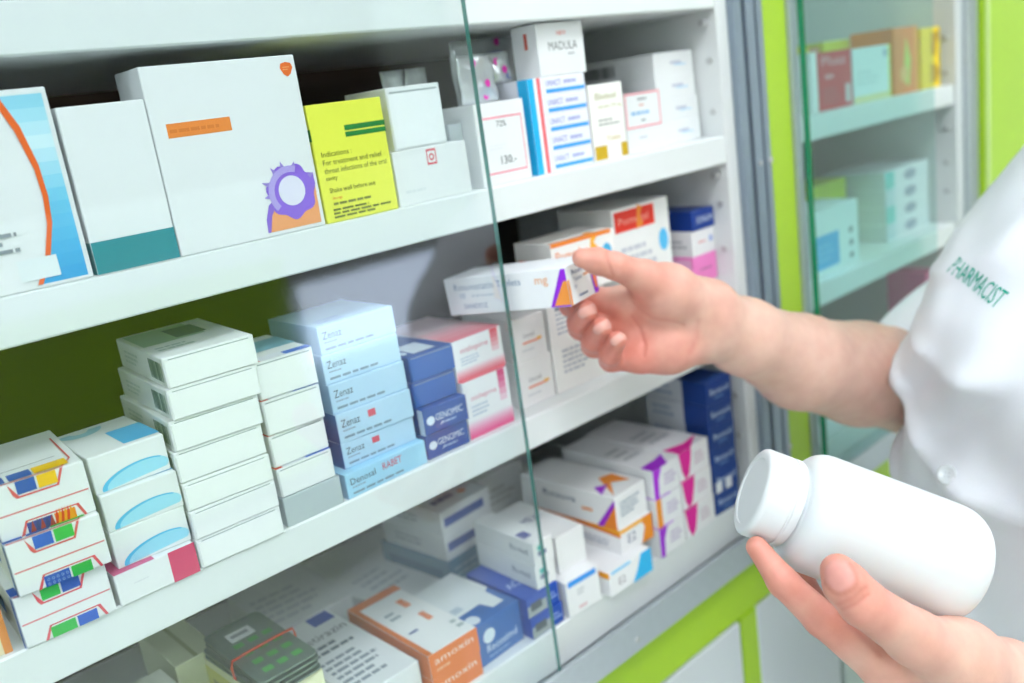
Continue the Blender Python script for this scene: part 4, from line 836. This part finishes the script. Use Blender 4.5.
# uniform: loose trunk and short sleeves with folds
CO = Field((.53, -.62, -.82), (1.04, .03, .03), .0045)
X, Y, Z = np.meshgrid(*[(CO.lo[k] + CO.h * np.arange(CO.n[k])).astype(np.float32) for k in range(3)], indexing='ij', sparse=True)
zs = [-.82, -.60, -.45, -.34, -.26, -.225, -.19, -.155, -.12, -.08, -.04, .0]
def ip(v): return np.interp(Z, zs, v).astype(np.float32)
cx, axx, byy = ip([.745, .738, .728, .718, .716, .718, .727, .745, .775, .815, .85, .87]), ip([.165, .155, .15, .145, .142, .140, .135, .126, .112, .09, .06, .03]), ip([.218, .208, .198, .191, .191, .186, .174, .158, .140, .118, .08, .04])
q = np.sqrt((((X - cx) * .954 - (Y + .310) * .30) / axx) ** 2 + (((X - cx) * .30 + (Y + .310) * .954) / byy) ** 2)   # turned a little towards the shelves
trunk = (q - 1) * np.minimum(axx, byy)
trunk = np.maximum(trunk, Z + .035); trunk = np.maximum(trunk, -.80 - Z)
CO.a = trunk.astype(np.float32)
for S_, E_ in ((SR, ER), (SL, EL)):           # short sleeves, hollow and cut square at the hem
    sl_ = np.full(CO.n, .03, np.float32); inn = np.full(CO.n, .03, np.float32)
    S3_, E3_ = np.array(S_[:3]), np.array(E_[:3]); d = E3_ - S3_; L_ = np.linalg.norm(d); d /= L_
    CO.cone((*S_, .054), (*(E3_ + d * .03), .062), .01, sl_); CO.cone((*(S3_ + d * L_ * .6), .0490), (*(E3_ + d * .08), .0560), .01, inn)
    t = (X - S3_[0]) * d[0] + (Y - S3_[1]) * d[1] + (Z - S3_[2]) * d[2]
    sl_ = np.maximum(np.maximum(sl_, t - L_ * .99), -inn).astype(np.float32)
    CO.a = CO.smin(CO.a, sl_, .02)
# folds
fold = (.0038 * np.sin(38 * Y - 55 * Z + 6 * np.sin(7 * Z) + 1.0) + .0030 * np.sin(70 * Z + 45 * Y + 4 * np.sin(12 * Y)) + .0028 * np.sin(110 * Y + 20 * Z + 3 * np.sin(25 * Z))) * np.clip(.35 + .65 * np.sin(14 * Z + 9 * Y + .5), 0, 1)
ang = np.arctan2(Z + .20, -(Y + .09)); rr = np.sqrt((Z + .20) ** 2 + (Y + .09) ** 2)
fold = fold - .0055 * np.maximum(0, np.cos(11 * ang + 2.2 * np.sin(16 * rr))) ** 4 * np.clip((rr - .03) / .05, 0, 1) * np.clip((.30 - rr) / .12, 0, 1) * (X < .80)
fold = fold - .0045 * np.maximum(0, np.cos(60 * Y + 26 * Z + 1.5 * np.sin(30 * Z))) ** 5 * np.clip((-.24 - Z) / .06, 0, 1) * np.clip((-.20 - Y) / .04, 0, 1)
plk = np.exp(-((Y + .215) / .016) ** 4) * (X < .80) * .0022
CO.a = (CO.a + fold - plk).astype(np.float32)
cv, cq = CO.mesh(2)
CLOTH = mat('white_uniform_cloth', 'f1f5fd', .85, bump=.25, scale=900, var=.02, spec=.2)
coat = child('uniform', cv, cq, CLOTH)
bvh = BVHTree.FromPolygons([Vector(v) for v in cv], cq.tolist())

def wrap(o_, u, v, n, pts):                # lay flat shapes on the cloth
    out = []
    for a, b_ in pts:
        s_ = o_ + u * a + v * b_; hit = bvh.ray_cast(s_ + n * .06, -n)
        out.append((hit[0] if hit[0] else s_) + n * .0007)
    return out
tvx, tfx, asp = text_mesh('PHARMACIST')
n_ = Vector((-.93, .12, .30)).normalized(); u_ = Vector((-.22, -.93, -.42)); u_ = (u_ - n_ * u_.dot(n_)).normalized(); v_ = n_.cross(u_) * 1
if v_.z < 0: v_ = -v_
LH, LW = .0130, .058
org = Vector((.628, -.180, -.152))
pts = wrap(org, u_, v_, n_, [(x * LW / asp, y * LH) for x, y in tvx])
m_ = child('embroidered_lettering', np.array([list(p) for p in pts]), np.zeros((0, 4), int), mat('teal_thread', '12b09a', .6), coat)
me_ = m_.data; me_.clear_geometry(); me_.from_pydata([tuple(Vector(p) + Vector((0, 0, Z0)) - person.location) for p in pts], [], tfx)
# buttons
BUT = mat('clear_button', 'dfe6ea', .12, spec=.9, coat=.6)
for zc_ in (-.292, -.40, -.51):
    hit = bvh.ray_cast(Vector((.4, -.212, zc_)), Vector((1, .0, 0)))
    if hit[0] is None: continue
    n = hit[1].normalized(); n = n if n.x < 0 else -n; n = (n + Vector((-.5, -.5, .1))).normalized()
    b = MB(); b.lathe(hit[0] + Vector((0, 0, Z0)) - person.location + n * .0002, n, [(0, 0), (.0068, 0), (.0072, .0010), (.0070, .0020), (.0058, .0026), (.0046, .0018), (.0, .0014)], 24)
    bt = b.build('button', BUT, coat)
    h2 = MB(); uu = n.cross(Vector((0, 0, 1))).normalized(); vv = n.cross(uu)
    for s1 in (-1, 1):
        for s2 in (-1, 1): h2.cyl(hit[0] + Vector((0, 0, Z0)) - person.location + n * .0012 + (uu * s1 + vv * s2) * .0013, n, .0006, .0008, 8)
    h2.build('button_thread', ink('a8b0b8'), bt)
# trousers, shoes and hair
TR = Field((.68, -.56, -1.30), (1.02, -.04, -.40), .008)
TR.ell((.84, -.30, -.52), (.115, .17, .10), .05)
for s_ in (-1, 1):
    hy = -.30 + s_ * .085
    TR.cone((.845, hy, -.55, .098), (.835, hy + s_ * .01, -.90, .075), .04); TR.cone((.835, hy + s_ * .01, -.90, .075), (.855, hy + s_ * .01, -1.22, .062), .02)
P_, Q_ = TR.mesh(2); child('trousers', P_, Q_, mat('grey_trousers', '5c6470', .85, bump=.2, scale=500))
for s_ in (-1, 1):
    SH = Field((.66, -.30 + s_ * .11 - .09, -1.36), (.96, -.30 + s_ * .11 + .09, -1.22), .005)
    hy = -.30 + s_ * .095
    SH.cone((.870, hy, -1.300, .042), (.745, hy + s_ * .015, -1.314, .034), .02); SH.a = np.maximum(SH.a, (-1.349 - (SH.lo[2] + SH.h * np.arange(SH.n[2]))[None, None, :]).astype(np.float32))
    P_, Q_ = SH.mesh(1); child('shoe', P_, Q_, mat('white_shoe', 'dcdcd8', .5))
HR = Field((.74, -.42, -.06), (1.0, -.18, .27), .005)
HR.ell((.862, -.30, .128), (.095, .082, .116), .02); HR.ell((.935, -.30, .12), (.045, .042, .05), .03)
X, Y, Z = np.meshgrid(*[(HR.lo[k] + HR.h * np.arange(HR.n[k])).astype(np.float32) for k in range(3)], indexing='ij', sparse=True)
HR.a = np.maximum(HR.a, np.minimum(.80 - X, (.19 - Z)) ).astype(np.float32); HR.a = np.maximum(HR.a, (.04 - Z) + 0 * X).astype(np.float32)
HR.a += (.0015 * np.sin(220 * Y + 60 * X)).astype(np.float32)
P_, Q_ = HR.mesh(1); child('hair', P_, Q_, mat('dark_brown_hair', '2c1f18', .4, bump=.3, scale=300))
for s_ in (-1, 1):
    b = MB(); c_ = Vector((.7672, -.30 + s_ * .030, .120 + Z0)) - person.location
    b.lathe(c_, (-1, 0, 0), [(.0090, -.004), (.0078, -.001), (.0058, .0012), (.0, .0020)], 16); e_ = b.build('eye', ink('f4f2ee'), person)
    b = MB(); b.lathe(c_ + Vector((-.0016, 0, 0)), (-1, 0, 0), [(.0042, -.001), (.0036, .0006), (.0, .0008)], 14); b.build('iris', ink('3a281c'), e_)
    b = MB(); b.tube([Vector((.7605 + .05 * (abs(t) - .012) ** 1 * .35, -.30 + s_ * (.030 + t), .1385 + Z0 - 4 * (t - .002) ** 2)) - person.location for t in (-.016, -.008, 0, .008, .016)], .0022, 8); b.build('eyebrow', MATS['dark_brown_hair'], person)
